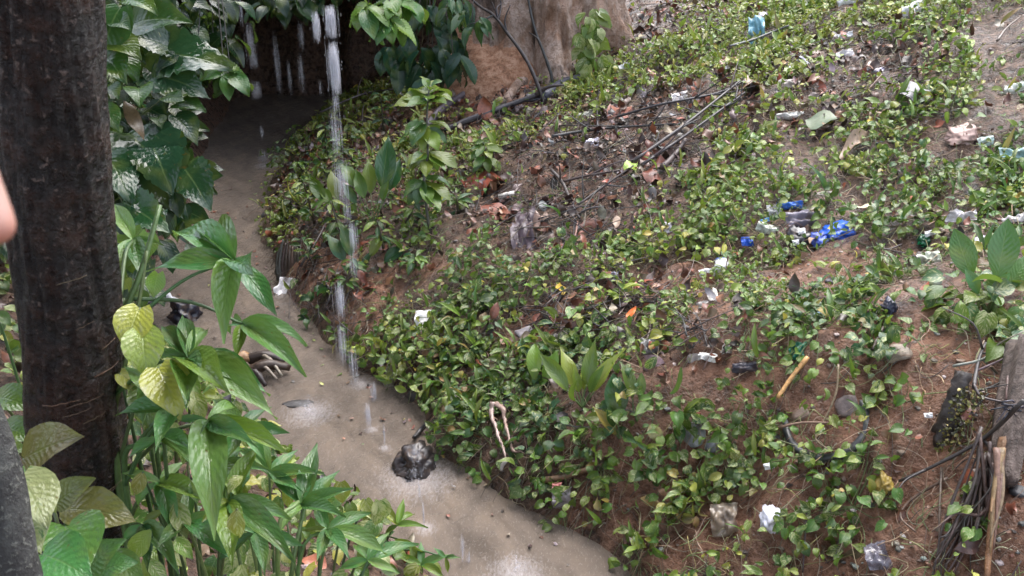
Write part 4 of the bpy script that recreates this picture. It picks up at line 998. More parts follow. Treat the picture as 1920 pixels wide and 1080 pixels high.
while cnt < 95:
    X, Y = rng.uniform(560, 1930), rng.uniform(15, 1060); p = hit(X, Y)
    if p.z < .1 or float(right_bank(p.x, p.y)) < .1 or inz(p.x, p.y, ZB) > .3: continue
    k = 0 if Y < 330 else (1 if Y < 560 else 2)
    k = min(3, max(0, k+rng.choice([-1, 0, 0, 1]))); lab = where(['yellowish vine clump', 'bright green vine clump', 'green vine clump', 'dark green vine clump'][k], X, Y)
    if not lab: continue
    cnt += 1; clump(X, Y, rng.uniform(22, 45), rng.randint(9, 18), vk[k][1], vk[k][0], lab, 'creeping vine clumps on the right bank')

# ------------------------------------------------------------------ upright plants of the slope
def fan(name, label, base_px, tips, key, kind_, cols, cat='plant', va=(0, 0), droop=.25, tintset=None, stemr=.006, base=None, nrm=None, wx=1.):
    """leaves rising from one base, each aimed at a place where its tip is seen"""
    b = base or hit(*base_px); r = plant(name, label, cat, b); L = leaf_set(key, kind_, cols, va); paths = []
    dp = depth_of(b)
    for (tx, ty, frac, dd) in tips:
        T = at(tx, ty, dp+dd); mid = b.lerp(T, frac); L_ = (T-mid).length*1.08
        side = nrm if nrm else (CAMP-mid).normalized()*.7+UP*.5+rv(.3)
        d = (T-mid).normalized()+UP*droop
        put_leaf(r, L[rng.randint(0, len(L)-1)], mid, d, side, L_, sx=wx)
        paths.append(([b, b.lerp(mid, .5)+rv(.01), mid], stemr, stemr*.6))
    stem_part(r, paths, (.09, .14, .045), seg=6); return r
GRN = [MD, LT, MD]; BLG = [(.03, .095, .035), (.025, .08, .03)]
fan('strap_plant', 'upright strap-leaved plant at mid slope with paired green leaves, left one', (1003, 745), [(1000, 645, .3, 0), (1048, 665, .35, -.05), (985, 690, .4, .1)], 'lf_strap', 'paddle', GRN)
fan('strap_plant', 'many-leaved strap plant at mid slope with arching pale leaves', (1092, 765), [(1010, 668, .35, 0), (1050, 655, .35, .1), (1115, 640, .35, 0), (1168, 658, .3, -.1), (1130, 690, .4, -.1), (1060, 730, .4, -.2), (1075, 690, .4, 0), (1100, 680, .4, .1)], 'lf_strap2', 'lance', [LT, MD, YG])
fan('strap_plant', 'strap plant with one dark broad leaf and one browning leaf', (1160, 822), [(1152, 706, .3, 0), (1185, 730, .3, .1), (1215, 790, .3, 0), (1140, 770, .4, -.1)], 'lf_broad', 'paddle', BLG, wx=1.3)
b_ = hit(1160, 822); o_ = fan('fallen_leaf', 'yellow and brown dying strap leaf lying across the dark broad-leaved plant', None, [(1112, 768, .12, -.05)], 'lf_dying', 'lance', [(.40, .24, .07), (.36, .22, .05)], cat='leaf', base=b_)
fan('strap_plant', 'slim strap plant right of the dark broad-leaved one', (1194, 790), [(1175, 682, .4, 0), (1205, 702, .45, 0), (1225, 735, .4, 0)], 'lf_strap', 'paddle', GRN)
# banana-like seedling
fan('seedling', 'tall broad-leaved banana-like seedling at the right edge', (1853, 590), [(1893, 418, .38, -.1), (1783, 438, .45, 0), (1935, 482, .42, 0), (1815, 512, .5, -.1), (1880, 520, .5, -.2)], 'lf_ban', 'paddle', [(.075, .16, .035), (.06, .14, .04)], stemr=.011, wx=1.15)
# arrow-leaved plants near the stream
fan('canna', 'upright arrow-leaved plant on the near bank right of the falling water', (700, 425), [(735, 258, .45, 0), (665, 318, .5, 0), (690, 300, .5, .1), (755, 300, .55, .1), (640, 345, .55, 0), (728, 340, .6, -.1), (640, 300, .6, .1)], 'lf_canna', 'lance', [MD, BLG[0], LT], wx=1.2)
fan('canna', 'low arrow-leaved plant left of the falling water on the bank', (640, 425), [(628, 368, .5, 0), (600, 345, .5, 0), (575, 330, .5, 0), (620, 320, .5, .1), (650, 380, .5, 0)], 'lf_canna', 'lance', [MD, BLG[0], LT], wx=1.2)
fan('canna', 'arrow-leaved plant low on the bank under the falling water', (670, 520), [(610, 440, .4, 0), (640, 420, .4, 0), (700, 470, .4, 0), (720, 440, .5, 0), (770, 465, .5, 0), (640, 500, .4, -.1), (690, 500, .4, -.1)], 'lf_canna', 'lance', [MD, BLG[0], LT], wx=1.2)
# dark small-leaved bush by the hollow
clump(565, 300, 55, 60, [DK, (.022, .07, .035)], 'lf_darkbush', 'dark small-leaved bush at the mouth of the dark hollow', size=(.05, .09), hmax=.5, name='bush', cat='bush')
clump(600, 340, 50, 40, [DK, MD], 'lf_darkbush2', 'dark leafy bush on the bank in front of the hollow mouth', size=(.06, .10), hmax=.4, name='bush', cat='bush')
clump(640, 290, 45, 30, [DK, MD], 'lf_darkbush2', 'dark leafy bush behind the falling water on the bank top', size=(.06, .10), hmax=.4, name='bush', cat='bush')
clump(1846, 605, 85, 56, [MD, BLG[0], MD, LT], 'lf_varieg', 'glossy variegated broad-leaved plant below the banana-like seedling', size=(.085, .14), hmax=.28, va=(.0, .6), kind_='big', name='variegated_plant', cat='plant')
clump(1110, 660, 50, 26, BLG, 'lf_bluegreen', 'blue-green leafy clump behind the strap plants', size=(.06, .10))
clump(1640, 640, 50, 24, BLG, 'lf_bluegreen', 'blue-green leafy clump left of the variegated plant', size=(.06, .10))
clump(1500, 590, 50, 24, BLG, 'lf_bluegreen', 'blue-green leafy clump right of the white cup', size=(.06, .10))
clump(1020, 790, 60, 34, BLG, 'lf_bluegreen', 'blue-green leafy clump right of the twisted white rag', size=(.06, .10))
clump(600, 570, 30, 14, BLG, 'lf_bluegreen', 'blue-green leafy tuft on the bank beside the white paper', size=(.08, .12))
# shrub of whorled leaves in the middle
def whorl_shrub(name, label, base, whorls, key, cols, kind_='ovate', stemcol=(.07, .06, .04)):
    r = plant(name, label, 'shrub', base); L = leaf_set(key, kind_, cols); sp_ = [base]
    for (c, ln, n, up) in whorls:
        sp_.append(c); a0 = rng.uniform(0, 6)
        for k in range(n):
            a = a0+k*2.399; d = Vector((math.cos(a), math.sin(a), up+rng.uniform(-.2, .2)))
            p = c+Vector((0, 0, rng.uniform(-.05, .04))); put_leaf(r, L[rng.randint(0, len(L)-1)], p+d.normalized()*.02, d, UP+rv(.25)+Vector((0, -.3, 0)), ln*rng.uniform(.75, 1.15))
    stem_part(r, [(sp_, .014, .005)], stemcol, seg=7); return r
sb = hit(806, 440); sdp = depth_of(sb)
whorl_shrub('shrub', 'broad-leaved shrub with stacked whorls of leaves in front of the dark hollow', sb, [(at(795, 340, sdp-.1), .26, 11, -.5), (at(802, 292, sdp-.1), .25, 10, -.2), (at(800, 235, sdp-.05), .24, 9, -.25), (at(803, 182, sdp), .27, 9, .15), (at(806, 160, sdp), .12, 5, .9)], 'lf_shrub', [LT, MD, LT, (.05, .13, .04)])
sb = hit(915, 330); whorl_shrub('shrub', 'small sapling with drooping pale leaves right of the whorled shrub', sb, [(at(910, 275, depth_of(sb)-.05), .15, 9, -.2), (at(912, 300, depth_of(sb)-.05), .15, 7, -.5)], 'lf_shrub2', [LT, MD])
for (px, py, hh, n_w, ln, lab) in [(575, 330, .34, 3, .13, 'slim dark herb nearest the hollow mouth on the stream side'), (610, 300, .40, 3, .13, 'dark leafy herb at the bank top beside the dark hollow'), (660, 300, .3, 3, .13, 'leafy herb behind the tall arrow-leaved plant'),
        (545, 400, .22, 2, .13, 'low leafy herb overhanging the stream edge below the dark bush'), (590, 420, .3, 3, .12, 'upright herb between the stream and the falling water'), (650, 470, .26, 3, .14, 'leafy herb just left of the low arrow-leaved plant'), (720, 470, .24, 2, .14, 'spreading herb right of the falling water at mid bank'),
        (760, 420, .3, 3, .13, 'bushy herb left of the whorled shrub foot'), (860, 400, .24, 2, .13, 'bushy herb right of the whorled shrub foot'), (780, 500, .2, 2, .13, 'low herb below the whorled shrub'), (880, 300, .22, 2, .12, 'small herb below the thick dark branch'), (590, 500, .2, 2, .12, 'small herb above the ragged root stump'), (640, 560, .2, 2, .13, 'small herb on the bank below the falling water column'), (720, 250, .3, 3, .12, 'dark herb at the back beside the arched twig'), (760, 280, .34, 3, .12, 'dark herb left of the whorled shrub top')]:
    sb = hit(px, py); lean = rv(.06); whorl_shrub('herb', lab, sb, [(sb+UP*hh*(k+1)/n_w+lean*(k+1), ln*rng.uniform(.85, 1.2), rng.randint(5, 8), rng.uniform(-.35, .3)) for k in range(n_w)], 'lf_herb', [MD, DK, (.03, .09, .035), LT], rng.choice(['ovate', 'lance']))
# climbing plant on the big tree
def climber():
    b = hit(1112, 150); r = plant('climbing_plant', 'cream and green climbing plant against the big pale trunk', 'plant', b); L = leaf_set('lf_climb', 'big', [LT, MD, (.16, .24, .06), MD], (.1, .8)); pts = []
    for k in range(30):
        py = 18+k*3.6; px = 1110+rng.uniform(-30, 27)*(1 if k > 8 else .6); q = at(px, py, depth_of(b)-.12+rng.uniform(-.25, .1))
        put_leaf(r, L[rng.randint(0, 15)], q, Vector((rng.uniform(-1.2, 1.2), -.5, -.8)), Vector((0, -.7, .8))+rv(.8), rng.uniform(.13, .24))
    stem_part(r, [([b, at(1108, 110, depth_of(b)), at(1112, 60, depth_of(b)), at(1110, 15, depth_of(b))], .012, .006)], (.10, .08, .05)); return r
climber()
#@@LEFT
# ------------------------------------------------------------------ left bank: wall of big wet leaves
def spray(name, label, base, items, key, kind_, cols, va=(0, 0), cat='plant', stemr=.008, stemcol=(.08, .12, .045), group=None):
    """items: (px,py tail) -> (px,py tip), depth, extra droop: big leaves one by one"""
    r = plant(name, label, cat, base, group); L = leaf_set(key, kind_, cols, va); paths = []
    for (ax, ay, bx, by, d0, d1) in items:
        A = at(ax, ay, d0); B = at(bx, by, d1); d = (B-A); Ln = d.length*1.1
        put_leaf(r, L[rng.randint(0, len(L)-1)], A, d.normalized()+UP*.35, (CAMP-A).normalized()*.8+UP*.8+rv(.2), Ln)
        m = base.lerp(A, .6)+UP*.08; paths.append(([base, m, A], stemr, stemr*.5))
    stem_part(r, paths, stemcol, seg=6); return r
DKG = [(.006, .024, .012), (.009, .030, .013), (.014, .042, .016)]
bL = lambda px, py, d: at(px, py, d)
LBASE = Vector((-3.9, 8.4, gz(-3.9, 8.4)))
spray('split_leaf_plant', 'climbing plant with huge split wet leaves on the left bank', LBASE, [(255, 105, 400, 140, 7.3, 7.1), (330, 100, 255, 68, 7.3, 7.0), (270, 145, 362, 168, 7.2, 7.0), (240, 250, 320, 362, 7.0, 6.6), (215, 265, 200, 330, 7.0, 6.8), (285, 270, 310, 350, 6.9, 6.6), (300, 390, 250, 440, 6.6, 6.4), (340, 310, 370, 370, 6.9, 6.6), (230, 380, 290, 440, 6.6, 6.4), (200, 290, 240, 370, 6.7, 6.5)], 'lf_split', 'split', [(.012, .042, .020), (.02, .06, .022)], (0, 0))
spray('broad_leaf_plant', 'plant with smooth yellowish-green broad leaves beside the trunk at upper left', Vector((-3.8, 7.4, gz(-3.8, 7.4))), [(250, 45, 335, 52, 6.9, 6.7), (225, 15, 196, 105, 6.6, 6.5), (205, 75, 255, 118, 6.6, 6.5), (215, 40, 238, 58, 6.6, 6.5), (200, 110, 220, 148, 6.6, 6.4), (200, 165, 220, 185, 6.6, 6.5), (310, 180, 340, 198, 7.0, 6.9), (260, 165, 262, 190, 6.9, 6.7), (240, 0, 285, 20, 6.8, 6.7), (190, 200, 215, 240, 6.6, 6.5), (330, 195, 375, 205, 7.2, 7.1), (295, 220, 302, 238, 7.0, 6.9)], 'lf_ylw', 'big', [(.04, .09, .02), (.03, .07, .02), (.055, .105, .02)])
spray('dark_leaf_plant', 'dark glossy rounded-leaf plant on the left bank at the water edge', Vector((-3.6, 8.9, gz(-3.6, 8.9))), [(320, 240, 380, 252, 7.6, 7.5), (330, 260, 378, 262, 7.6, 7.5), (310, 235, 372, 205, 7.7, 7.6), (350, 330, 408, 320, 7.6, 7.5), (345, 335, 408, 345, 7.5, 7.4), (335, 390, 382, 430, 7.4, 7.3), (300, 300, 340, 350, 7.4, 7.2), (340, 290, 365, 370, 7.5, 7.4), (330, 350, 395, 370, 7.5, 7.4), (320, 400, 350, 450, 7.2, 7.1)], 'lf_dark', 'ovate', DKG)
def fill_leaf(n, px0, px1, py0, py1, dep, key, kind_, cols, size, label, name, base, group=None, va=(0, 0), cat='plant'):
    r = plant(name, label, cat, base, group); L = leaf_set(key, kind_, cols, va); paths = []
    for k in range(n):
        px, py = rng.uniform(px0, px1), rng.uniform(py0, py1); q = at(px, py, dep+rng.uniform(-.35, .45)-.0012*(py-py0))
        d = Vector((rng.uniform(-.9, .9), -.5, -.55+rng.uniform(-.5, .5))); s = rng.uniform(*size)
        put_leaf(r, L[rng.randint(0, len(L)-1)], q, d, (CAMP-q).normalized()*.5+UP*.8+rv(.4), s)
        if k % 3 == 0: paths.append(([base, base.lerp(q, .6)+UP*.1, q], .006, .003))
    stem_part(r, paths, (.06, .09, .035), seg=5); return r
lb_ = lambda x, y: Vector((x, y, gz(x, y)))
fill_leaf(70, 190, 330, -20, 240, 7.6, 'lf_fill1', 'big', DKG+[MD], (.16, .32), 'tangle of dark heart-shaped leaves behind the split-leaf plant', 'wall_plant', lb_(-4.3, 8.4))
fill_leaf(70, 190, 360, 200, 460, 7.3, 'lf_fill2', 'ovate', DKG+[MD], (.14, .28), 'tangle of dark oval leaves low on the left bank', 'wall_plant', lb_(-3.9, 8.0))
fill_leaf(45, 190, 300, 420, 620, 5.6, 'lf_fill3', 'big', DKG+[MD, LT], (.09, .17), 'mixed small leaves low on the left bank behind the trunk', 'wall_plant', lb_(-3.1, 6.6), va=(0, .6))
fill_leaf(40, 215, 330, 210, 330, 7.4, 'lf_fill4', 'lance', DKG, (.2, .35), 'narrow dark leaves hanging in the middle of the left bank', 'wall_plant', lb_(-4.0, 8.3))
# dead hanging leaf on left bank
o = plant('dead_leaf', 'large brown dead leaf hanging in the left bank foliage', 'leaf', at(250, 200, 6.9)); put_leaf(o, leaf_set('lf_deadbig', 'dead', [(.10, .065, .035)], n=4, mat='dead')[0], at(235, 190, 6.9), at(275, 275, 6.8)-at(235, 190, 6.9), CAMP-at(250, 200, 6.9), .36, 'leaf', .6)
# stuff: the dark thicket behind everything on the left bank
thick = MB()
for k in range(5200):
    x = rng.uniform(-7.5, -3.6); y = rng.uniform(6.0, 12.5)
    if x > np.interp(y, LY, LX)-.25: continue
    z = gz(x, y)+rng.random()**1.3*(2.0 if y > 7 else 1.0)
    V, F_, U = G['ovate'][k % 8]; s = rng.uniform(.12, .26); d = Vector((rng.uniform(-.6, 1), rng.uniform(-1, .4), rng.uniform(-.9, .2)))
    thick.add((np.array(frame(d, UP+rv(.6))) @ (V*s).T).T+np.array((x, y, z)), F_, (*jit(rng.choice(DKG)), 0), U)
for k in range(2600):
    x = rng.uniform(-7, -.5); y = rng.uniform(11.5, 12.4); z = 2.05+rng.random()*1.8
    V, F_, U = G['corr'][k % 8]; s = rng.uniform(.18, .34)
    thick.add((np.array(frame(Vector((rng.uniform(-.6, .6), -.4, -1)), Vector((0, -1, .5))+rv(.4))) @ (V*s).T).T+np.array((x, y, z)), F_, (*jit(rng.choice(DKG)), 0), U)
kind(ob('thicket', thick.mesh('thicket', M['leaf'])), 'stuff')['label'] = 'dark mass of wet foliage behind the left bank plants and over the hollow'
# hanging leafy branches at the top, in front of the hollow
def hanging(name, label, top, clusters, key, kind_, cols, sz, stemcol=(.05, .045, .035), group=None):
    r = plant(name, label, 'branch', top, group); L = leaf_set(key, kind_, cols); paths = []
    for (px, py, dep, n, spreadv, down) in clusters:
        c = at(px, py, dep); paths.append(([top, top.lerp(c, .55)+UP*.12, c], .009, .004)); a0 = rng.uniform(0, 6)
        for k in range(n):
            a = a0+k*2.399; d = Vector((math.cos(a), math.sin(a)*.8-.2, -down+rng.uniform(-.25, .25)))
            put_leaf(r, L[rng.randint(0, len(L)-1)], c+rv(spreadv), d, UP*.9+(CAMP-c).normalized()*.4+rv(.2), rng.uniform(*sz))
    stem_part(r, paths, stemcol, seg=6); return r
hanging('leafy_branch', 'bright green ribbed leaves hanging at the top edge beside the falling water', at(735, -160, 8.4), [(730, 38, 8.2, 10, .02, .55), (690, 10, 8.2, 7, .03, .4), (735, 5, 8.3, 9, .06, .2), (770, 0, 8.4, 6, .05, .3)], 'lf_hang_b', 'corr', [(.10, .20, .03), (.08, .17, .03), (.05, .13, .035)], (.22, .33))
hanging('leafy_branch', 'star-shaped cluster of ribbed leaves hanging in front of the dark hollow', at(400, -140, 8.8), [(433, 140, 8.4, 10, .02, .35), (420, 130, 8.4, 5, .05, .1)], 'lf_hang_s', 'corr', [(.05, .13, .035), (.06, .15, .04)], (.22, .32))
hanging('leafy_branch', 'dark ribbed leaves crowding the top edge left of the hollow', at(400, -200, 9.0), [(380, 20, 8.6, 10, .12, .5), (420, 60, 8.7, 10, .12, .6), (350, 60, 8.5, 10, .12, .5), (400, 100, 8.6, 9, .12, .7), (440, 20, 8.8, 8, .12, .6), (370, 110, 8.4, 8, .1, .6), (340, 0, 8.4, 8, .1, .3)], 'lf_hang_d', 'corr', DKG, (.24, .38))
hanging('leafy_branch', 'dark drooping leaf cluster at the top edge in the middle of the hollow', at(540, -200, 10.5), [(540, -5, 10.3, 9, .12, .7), (500, -12, 10.3, 8, .12, .6), (590, -15, 10.3, 8, .12, .6)], 'lf_hang_d', 'corr', DKG, (.24, .38))
hanging('leafy_branch', 'dark blue-green drooping leaves hanging left of the big pale trunk', at(820, -220, 10.6), [(800, 20, 10.2, 10, .14, .9), (840, 60, 10.1, 10, .14, 1.), (780, 70, 10.3, 9, .14, 1.), (850, 110, 10.0, 9, .1, 1.1), (810, 110, 10.2, 9, .14, 1.1), (870, 20, 10.0, 9, .1, .9), (760, 120, 10.4, 7, .12, 1.1), (720, 90, 10.5, 7, .12, 1.), (800, 150, 10.3, 6, .12, 1.1)], 'lf_hang_g', 'corr', [(.018, .058, .035), (.022, .066, .036), (.016, .05, .03)], (.24, .38))
hanging('leafy_branch', 'pale narrow leaves of a twiggy branch at the top edge beside the big trunk', at(905, -160, 9.6), [(865, 15, 9.4, 7, .08, .8), (885, 40, 9.4, 6, .08, 1.), (840, 5, 9.5, 7, .08, .8)], 'lf_hang_p', 'lance', [(.035, .085, .04), (.05, .11, .05)], (.2, .3))
# small fern tufts by the tree foot
fan('fern', 'small green fern tuft at the foot of the big pale trunk', (880, 150), [(868, 120, .1, 0), (895, 125, .1, 0), (900, 140, .1, 0), (862, 140, .1, 0), (885, 115, .1, 0)], 'lf_fern', 'lance', [LT, MD])

# ------------------------------------------------------------------ foreground plants
def pedate(root, hub, tips, key, cols, stemfrom, dep, kind_='lance', wx=.82, stemcol=(.07, .12, .04), bendup=.36):
    """one compound leaf: petiole with leaflets as sub-parts"""
    L = leaf_set(key, kind_, cols, n=12); H = at(hub[0], hub[1], dep); base = Vector(ROOTLOC[root.name])
    mb = MB(); mid = stemfrom.lerp(H, .55)+UP*.03; V, F_ = tube(curve_pts([stemfrom, mid, H], 6), .006, .0035, 6, .06); mb.add(V, F_, jit(stemcol, .15))
    pet = ob('leaf', mb.mesh('petiole', M['stem'], base), root)
    for (tx, ty, dd) in tips:
        T = at(tx, ty, dep+dd); d = T-H; o = put_leaf(root, L[rng.randint(0, len(L)-1)], H, d.normalized()+UP*bendup, (CAMP-H).normalized()*.75+UP*.9+rv(.2), d.length*1.07, 'leaflet', wx)
        o.parent = pet
    return pet
FG = [(.060, .170, .045), (.075, .195, .050), (.050, .150, .045), (.095, .215, .050)]
ra = at(243, 1085, 2.5); ra.z = gz(ra.x, ra.y)
sa = plant('lobed_plant', 'tall lobe-leaved plant growing up beside the dark trunk', 'plant', ra)
s1 = [ra, at(230, 960, 2.45), at(214, 760, 2.35), at(225, 620, 2.3), at(268, 500, 2.3), at(300, 385, 2.35)]
s2 = [ra+Vector((.01, 0, 0)), at(235, 910, 2.4), at(262, 830, 2.3), at(292, 790, 2.25)]
s3 = [at(222, 640, 2.3), at(212, 520, 2.3), at(205, 420, 2.35)]
for q_ in [(s1, .012, .006), (s2, .009, .005), (s3, .008, .004), ([at(216, 760, 2.35), at(240, 660, 2.3), at(262, 560, 2.3), at(275, 470, 2.3)], .007, .004)]: stem_part(sa, [q_], (.10, .16, .05), seg=8)
J1 = at(225, 625, 2.3)
pedate(sa, (437, 488), [(282, 545, .0), (300, 430, .15), (372, 425, .25), (420, 628, -.15), (508, 602, -.05), (470, 545, -.2)], 'fl_a', FG+[LT], J1, 2.35, wx=.82)
pedate(sa, (455, 608), [(448, 680, -.05), (572, 645, 0), (552, 702, -.1), (415, 625, .1)], 'fl_a', FG, at(245, 560, 2.3), 2.42)
pedate(sa, (352, 672), [(276, 676, 0), (302, 628, .1), (350, 605, .12), (398, 606, .1), (484, 735, -.1), (488, 778, -.15), (358, 785, -.2), (420, 770, -.2)], 'fl_a', FG, at(212, 745, 2.35), 2.15, wx=.8)
pedate(sa, (390, 790), [(330, 800, 0), (470, 865, -.1), (405, 990, -.2), (360, 830, -.1), (520, 870, 0), (455, 760, .1)], 'fl_a', FG, at(240, 880, 2.4), 2.1, wx=.78)
pedate(sa, (330, 765), [(225, 800, 0), (240, 720, .1), (300, 860, -.1), (215, 690, 0)], 'fl_a', FG, at(235, 910, 2.4), 2.05)
pedate(sa, (300, 820), [(390, 890, -.1), (360, 860, -.1), (250, 870, 0)], 'fl_a', FG, at(235, 910, 2.4), 2.2, 'ovate')
pedate(sa, (300, 905), [(250, 960, 0), (380, 960, -.1), (330, 1000, -.1), (230, 900, 0), (350, 880, .1)], 'fl_a', FG, at(240, 980, 2.45), 2.35)
pedate(sa, (268, 985), [(225, 1030, 0), (330, 1060, -.1), (280, 1075, -.1), (320, 960, 0)], 'fl_a', FG+[LT], at(240, 1020, 2.5), 2.35)
pedate(sa, (455, 800), [(400, 770, .1), (535, 830, 0), (495, 880, -.1), (430, 880, -.1), (510, 775, .1)], 'fl_a', FG, at(262, 830, 2.3), 2.45)
pedate(sa, (290, 700), [(235, 660, .1), (230, 740, 0), (310, 780, -.1), (350, 730, 0), (270, 790, -.1)], 'fl_a', FG, at(225, 860, 2.4), 2.3)
pedate(sa, (415, 870), [(370, 900, 0), (500, 900, 0), (455, 960, -.1), (395, 930, -.1), (470, 840, .1)], 'fl_a', FG, at(262, 830, 2.3), 2.4)
pedate(sa, (250, 450), [(215, 400, .1), (200, 470, 0), (300, 470, 0), (270, 540, -.1), (225, 530, -.1)], 'fl_a', FG, at(225, 560, 2.3), 2.5)
# second plant, bottom centre-left
rb = at(500, 1120, 2.6); rb.z = gz(rb.x, rb.y)
sB = plant('lobed_plant', 'spreading lobe-leaved plant at the bottom left over the stream bank', 'plant', rb)
stem_part(sB, [([rb, at(520, 1020, 2.55), at(560, 940, 2.6)], .008, .005), ([rb, at(470, 1000, 2.4), at(428, 940, 2.35)], .008, .005), ([rb, at(560, 1060, 2.6), at(612, 990, 2.6)], .007, .004), ([at(545, 1085, 2.6), at(560, 1000, 2.6), at(590, 870, 2.75)], .007, .004)], (.10, .16, .05), seg=7)
for hub, tips, dep in [
    ((428, 941), [(410, 860, .1), (540, 1068, -.1), (540, 985, 0), (490, 850, .1), (385, 985, -.1), (440, 1075, -.15), (470, 900, .15)], 2.3),
    ((614, 994), [(590, 955, .1), (655, 1060, -.1), (722, 1042, 0), (570, 1004, 0), (695, 982, .1), (600, 1062, -.1)], 2.6),
    ((567, 947), [(500, 893, .05), (660, 935, 0), (598, 845, .15), (640, 902, .1), (640, 985, -.1), (530, 990, -.1), (545, 900, .1)], 2.65),
    ((505, 890), [(470, 810, .1), (600, 905, 0), (560, 860, .1), (440, 850, .05), (560, 935, -.05)], 2.7),
    ((480, 1000), [(420, 1060, 0), (500, 1085, -.1), (440, 985, 0), (560, 1040, 0)], 2.35),
    ((350, 980), [(280, 950, 0), (420, 1040, -.1), (300, 1040, -.1), (360, 920, .1), (430, 975, 0)], 2.3),
    ((690, 1050), [(640, 1080, 0), (740, 1085, 0), (730, 1010, .1), (660, 1015, .1), (780, 1040, .1)], 2.75)]:
    pedate(sB, hub, tips, 'fl_a', FG+[LT], rb.lerp(at(hub[0], hub[1]+90, dep), .65), dep, wx=.85)
rc = hit(760, 1045); rc = Vector((rc.x-.1, rc.y-.1, gz(rc.x-.1, rc.y-.1)))
sC = plant('lobed_plant', 'pale lobe-leaved plant furthest right on the lower left bank', 'plant', rc)
dc = depth_of(rc)
for hub, tips in [((745, 985), [(798, 998, 0), (700, 945, .1), (760, 940, .1), (720, 1010, 0), (780, 960, .1)]), ((790, 1060), [(850, 1050, 0), (740, 1050, 0), (830, 1085, -.1), (790, 1020, .1)]), ((835, 1045), [(862, 1052, 0), (810, 1030, 0), (840, 1075, 0)])]:
    pedate(sC, hub, tips, 'fl_c', [LT, (.06, .14, .04)], rc, dc-.15)
stem_part(sC, [([rc, rc+UP*.1, at(745, 1010, dc-.15)], .006, .004)], (.1, .16, .05))
# variegated yellow leaves climbing beside the trunk
ry = at(255, 800, 2.6); ry.z = gz(ry.x, ry.y)
spray('variegated_vine', 'vine with big yellow and green marbled leaves right of the dark trunk', ry, [(262, 578, 243, 655, 2.12, 2.08), (268, 618, 275, 705, 2.1, 2.06), (298, 690, 332, 780, 2.05, 2.0), (330, 690, 300, 760, 2.3, 2.25), (225, 700, 255, 735, 2.3, 2.3), (268, 725, 285, 800, 2.3, 2.25)], 'fl_yel', 'big', [(.36, .36, .06), (.30, .34, .06), (.20, .28, .05), (.10, .20, .05)], (.1, .5))
rz = at(110, 1040, 2.0); rz.z = gz(rz.x, rz.y)
spray('variegated_vine', 'vine with yellow-patched leaves low in front of the dark trunk base', rz, [(40, 895, 90, 990, 1.75, 1.7), (60, 905, 100, 960, 1.8, 1.8), (45, 960, 75, 1040, 1.75, 1.7)], 'fl_yel2', 'big', [(.08, .16, .05), (.22, .24, .05)], (.7, 1.0))
spray('old_leaf_plant', 'plant with olive and tan ageing leaves against the dark trunk base', rz, [(45, 860, 142, 858, 1.95, 1.85), (100, 950, 160, 922, 1.95, 1.9), (118, 955, 228, 985, 1.95, 1.9)], 'fl_old', 'ovate', [(.15, .13, .045), (.20, .17, .06), (.11, .12, .04)])
spray('low_plant', 'glossy green low plant at the bottom edge below the dark trunk', rz+Vector((.1, 0, 0)), [(120, 985, 165, 1075, 1.9, 1.8), (165, 1070, 205, 1032, 1.9, 1.85), (80, 1040, 165, 1090, 1.75, 1.7), (180, 1075, 250, 1060, 1.9, 1.9), (200, 1050, 260, 1085, 2., 1.95), (90, 1060, 40, 1085, 1.75, 1.7)], 'fl_low', 'big', FG)
spray('broad_leaf_plant', 'olive-green broad leaf at the left edge between the two trunks', Vector((-1.9, 3.1, gz(-1.9, 3.1))), [(-5, 745, 50, 770, 2.9, 2.85), (10, 800, 50, 830, 2.9, 2.85), (0, 840, 45, 850, 2.9, 2.9), (-5, 590, 18, 610, 3.4, 3.4)], 'fl_edge', 'big', [(.08, .13, .03), MD])
for nm_, args in (('small pale leaves filling in among the lobed leaves beside the trunk', (38, 240, 470, 700, 1060, 2.75, 'fl_f1', 'ovate', [LT, MD, YG], (.05, .10))),
    ('small marbled leaves low in the middle of the lower left bank', (34, 420, 720, 900, 1085, 3.0, 'fl_f2', 'big', [LT, YG, MD], (.05, .10)))):
    n_f, x0_, x1_, y0_, y1_, d_, k1, k2, cl, sz_ = args; fill_leaf(n_f, x0_, x1_, y0_, y1_, d_, k1, k2, cl, sz_, nm_, 'low_plant', Vector((at((x0_+x1_)/2, y1_, d_).x, at((x0_+x1_)/2, y1_, d_).y, gz(at((x0_+x1_)/2, y1_, d_).x, at((x0_+x1_)/2, y1_, d_).y))), va=(.2, .8))
# low cover of the left bank
lc = MB()
for k in range(9000):
    x = rng.uniform(-4.2, 1.2); y = rng.uniform(1.6, 7.5)
    dl = (float(np.interp(y, LY, LX))-x)*.82
    if dl < .04: continue
    if rng.random() > .35+.9*float(fbm(x*1.8, y*1.8, 15, 3))+(.2 if dl < .5 else 0): continue
    h = rng.uniform(.0, .16); p = Vector((x, y, gz(x, y)+h)); V, F_, U = G['vine'][k % 10]; s = rng.uniform(.05, .11)
    lc.add((np.array(frame(Vector((rng.uniform(-1, 1), rng.uniform(-1, .6), rng.uniform(-.5, .2))), UP+rv(.6))) @ (V*s).T).T+np.array(p), F_, (*jit(rng.choice([MD, MD, LT, YG, DK])), rng.choice([0, .3, .6])), U)
kind(ob('undergrowth', lc.mesh('undergrowth', M['leaf'])), 'stuff')['label'] = 'low mixed green undergrowth covering the left bank'
ll = MB()
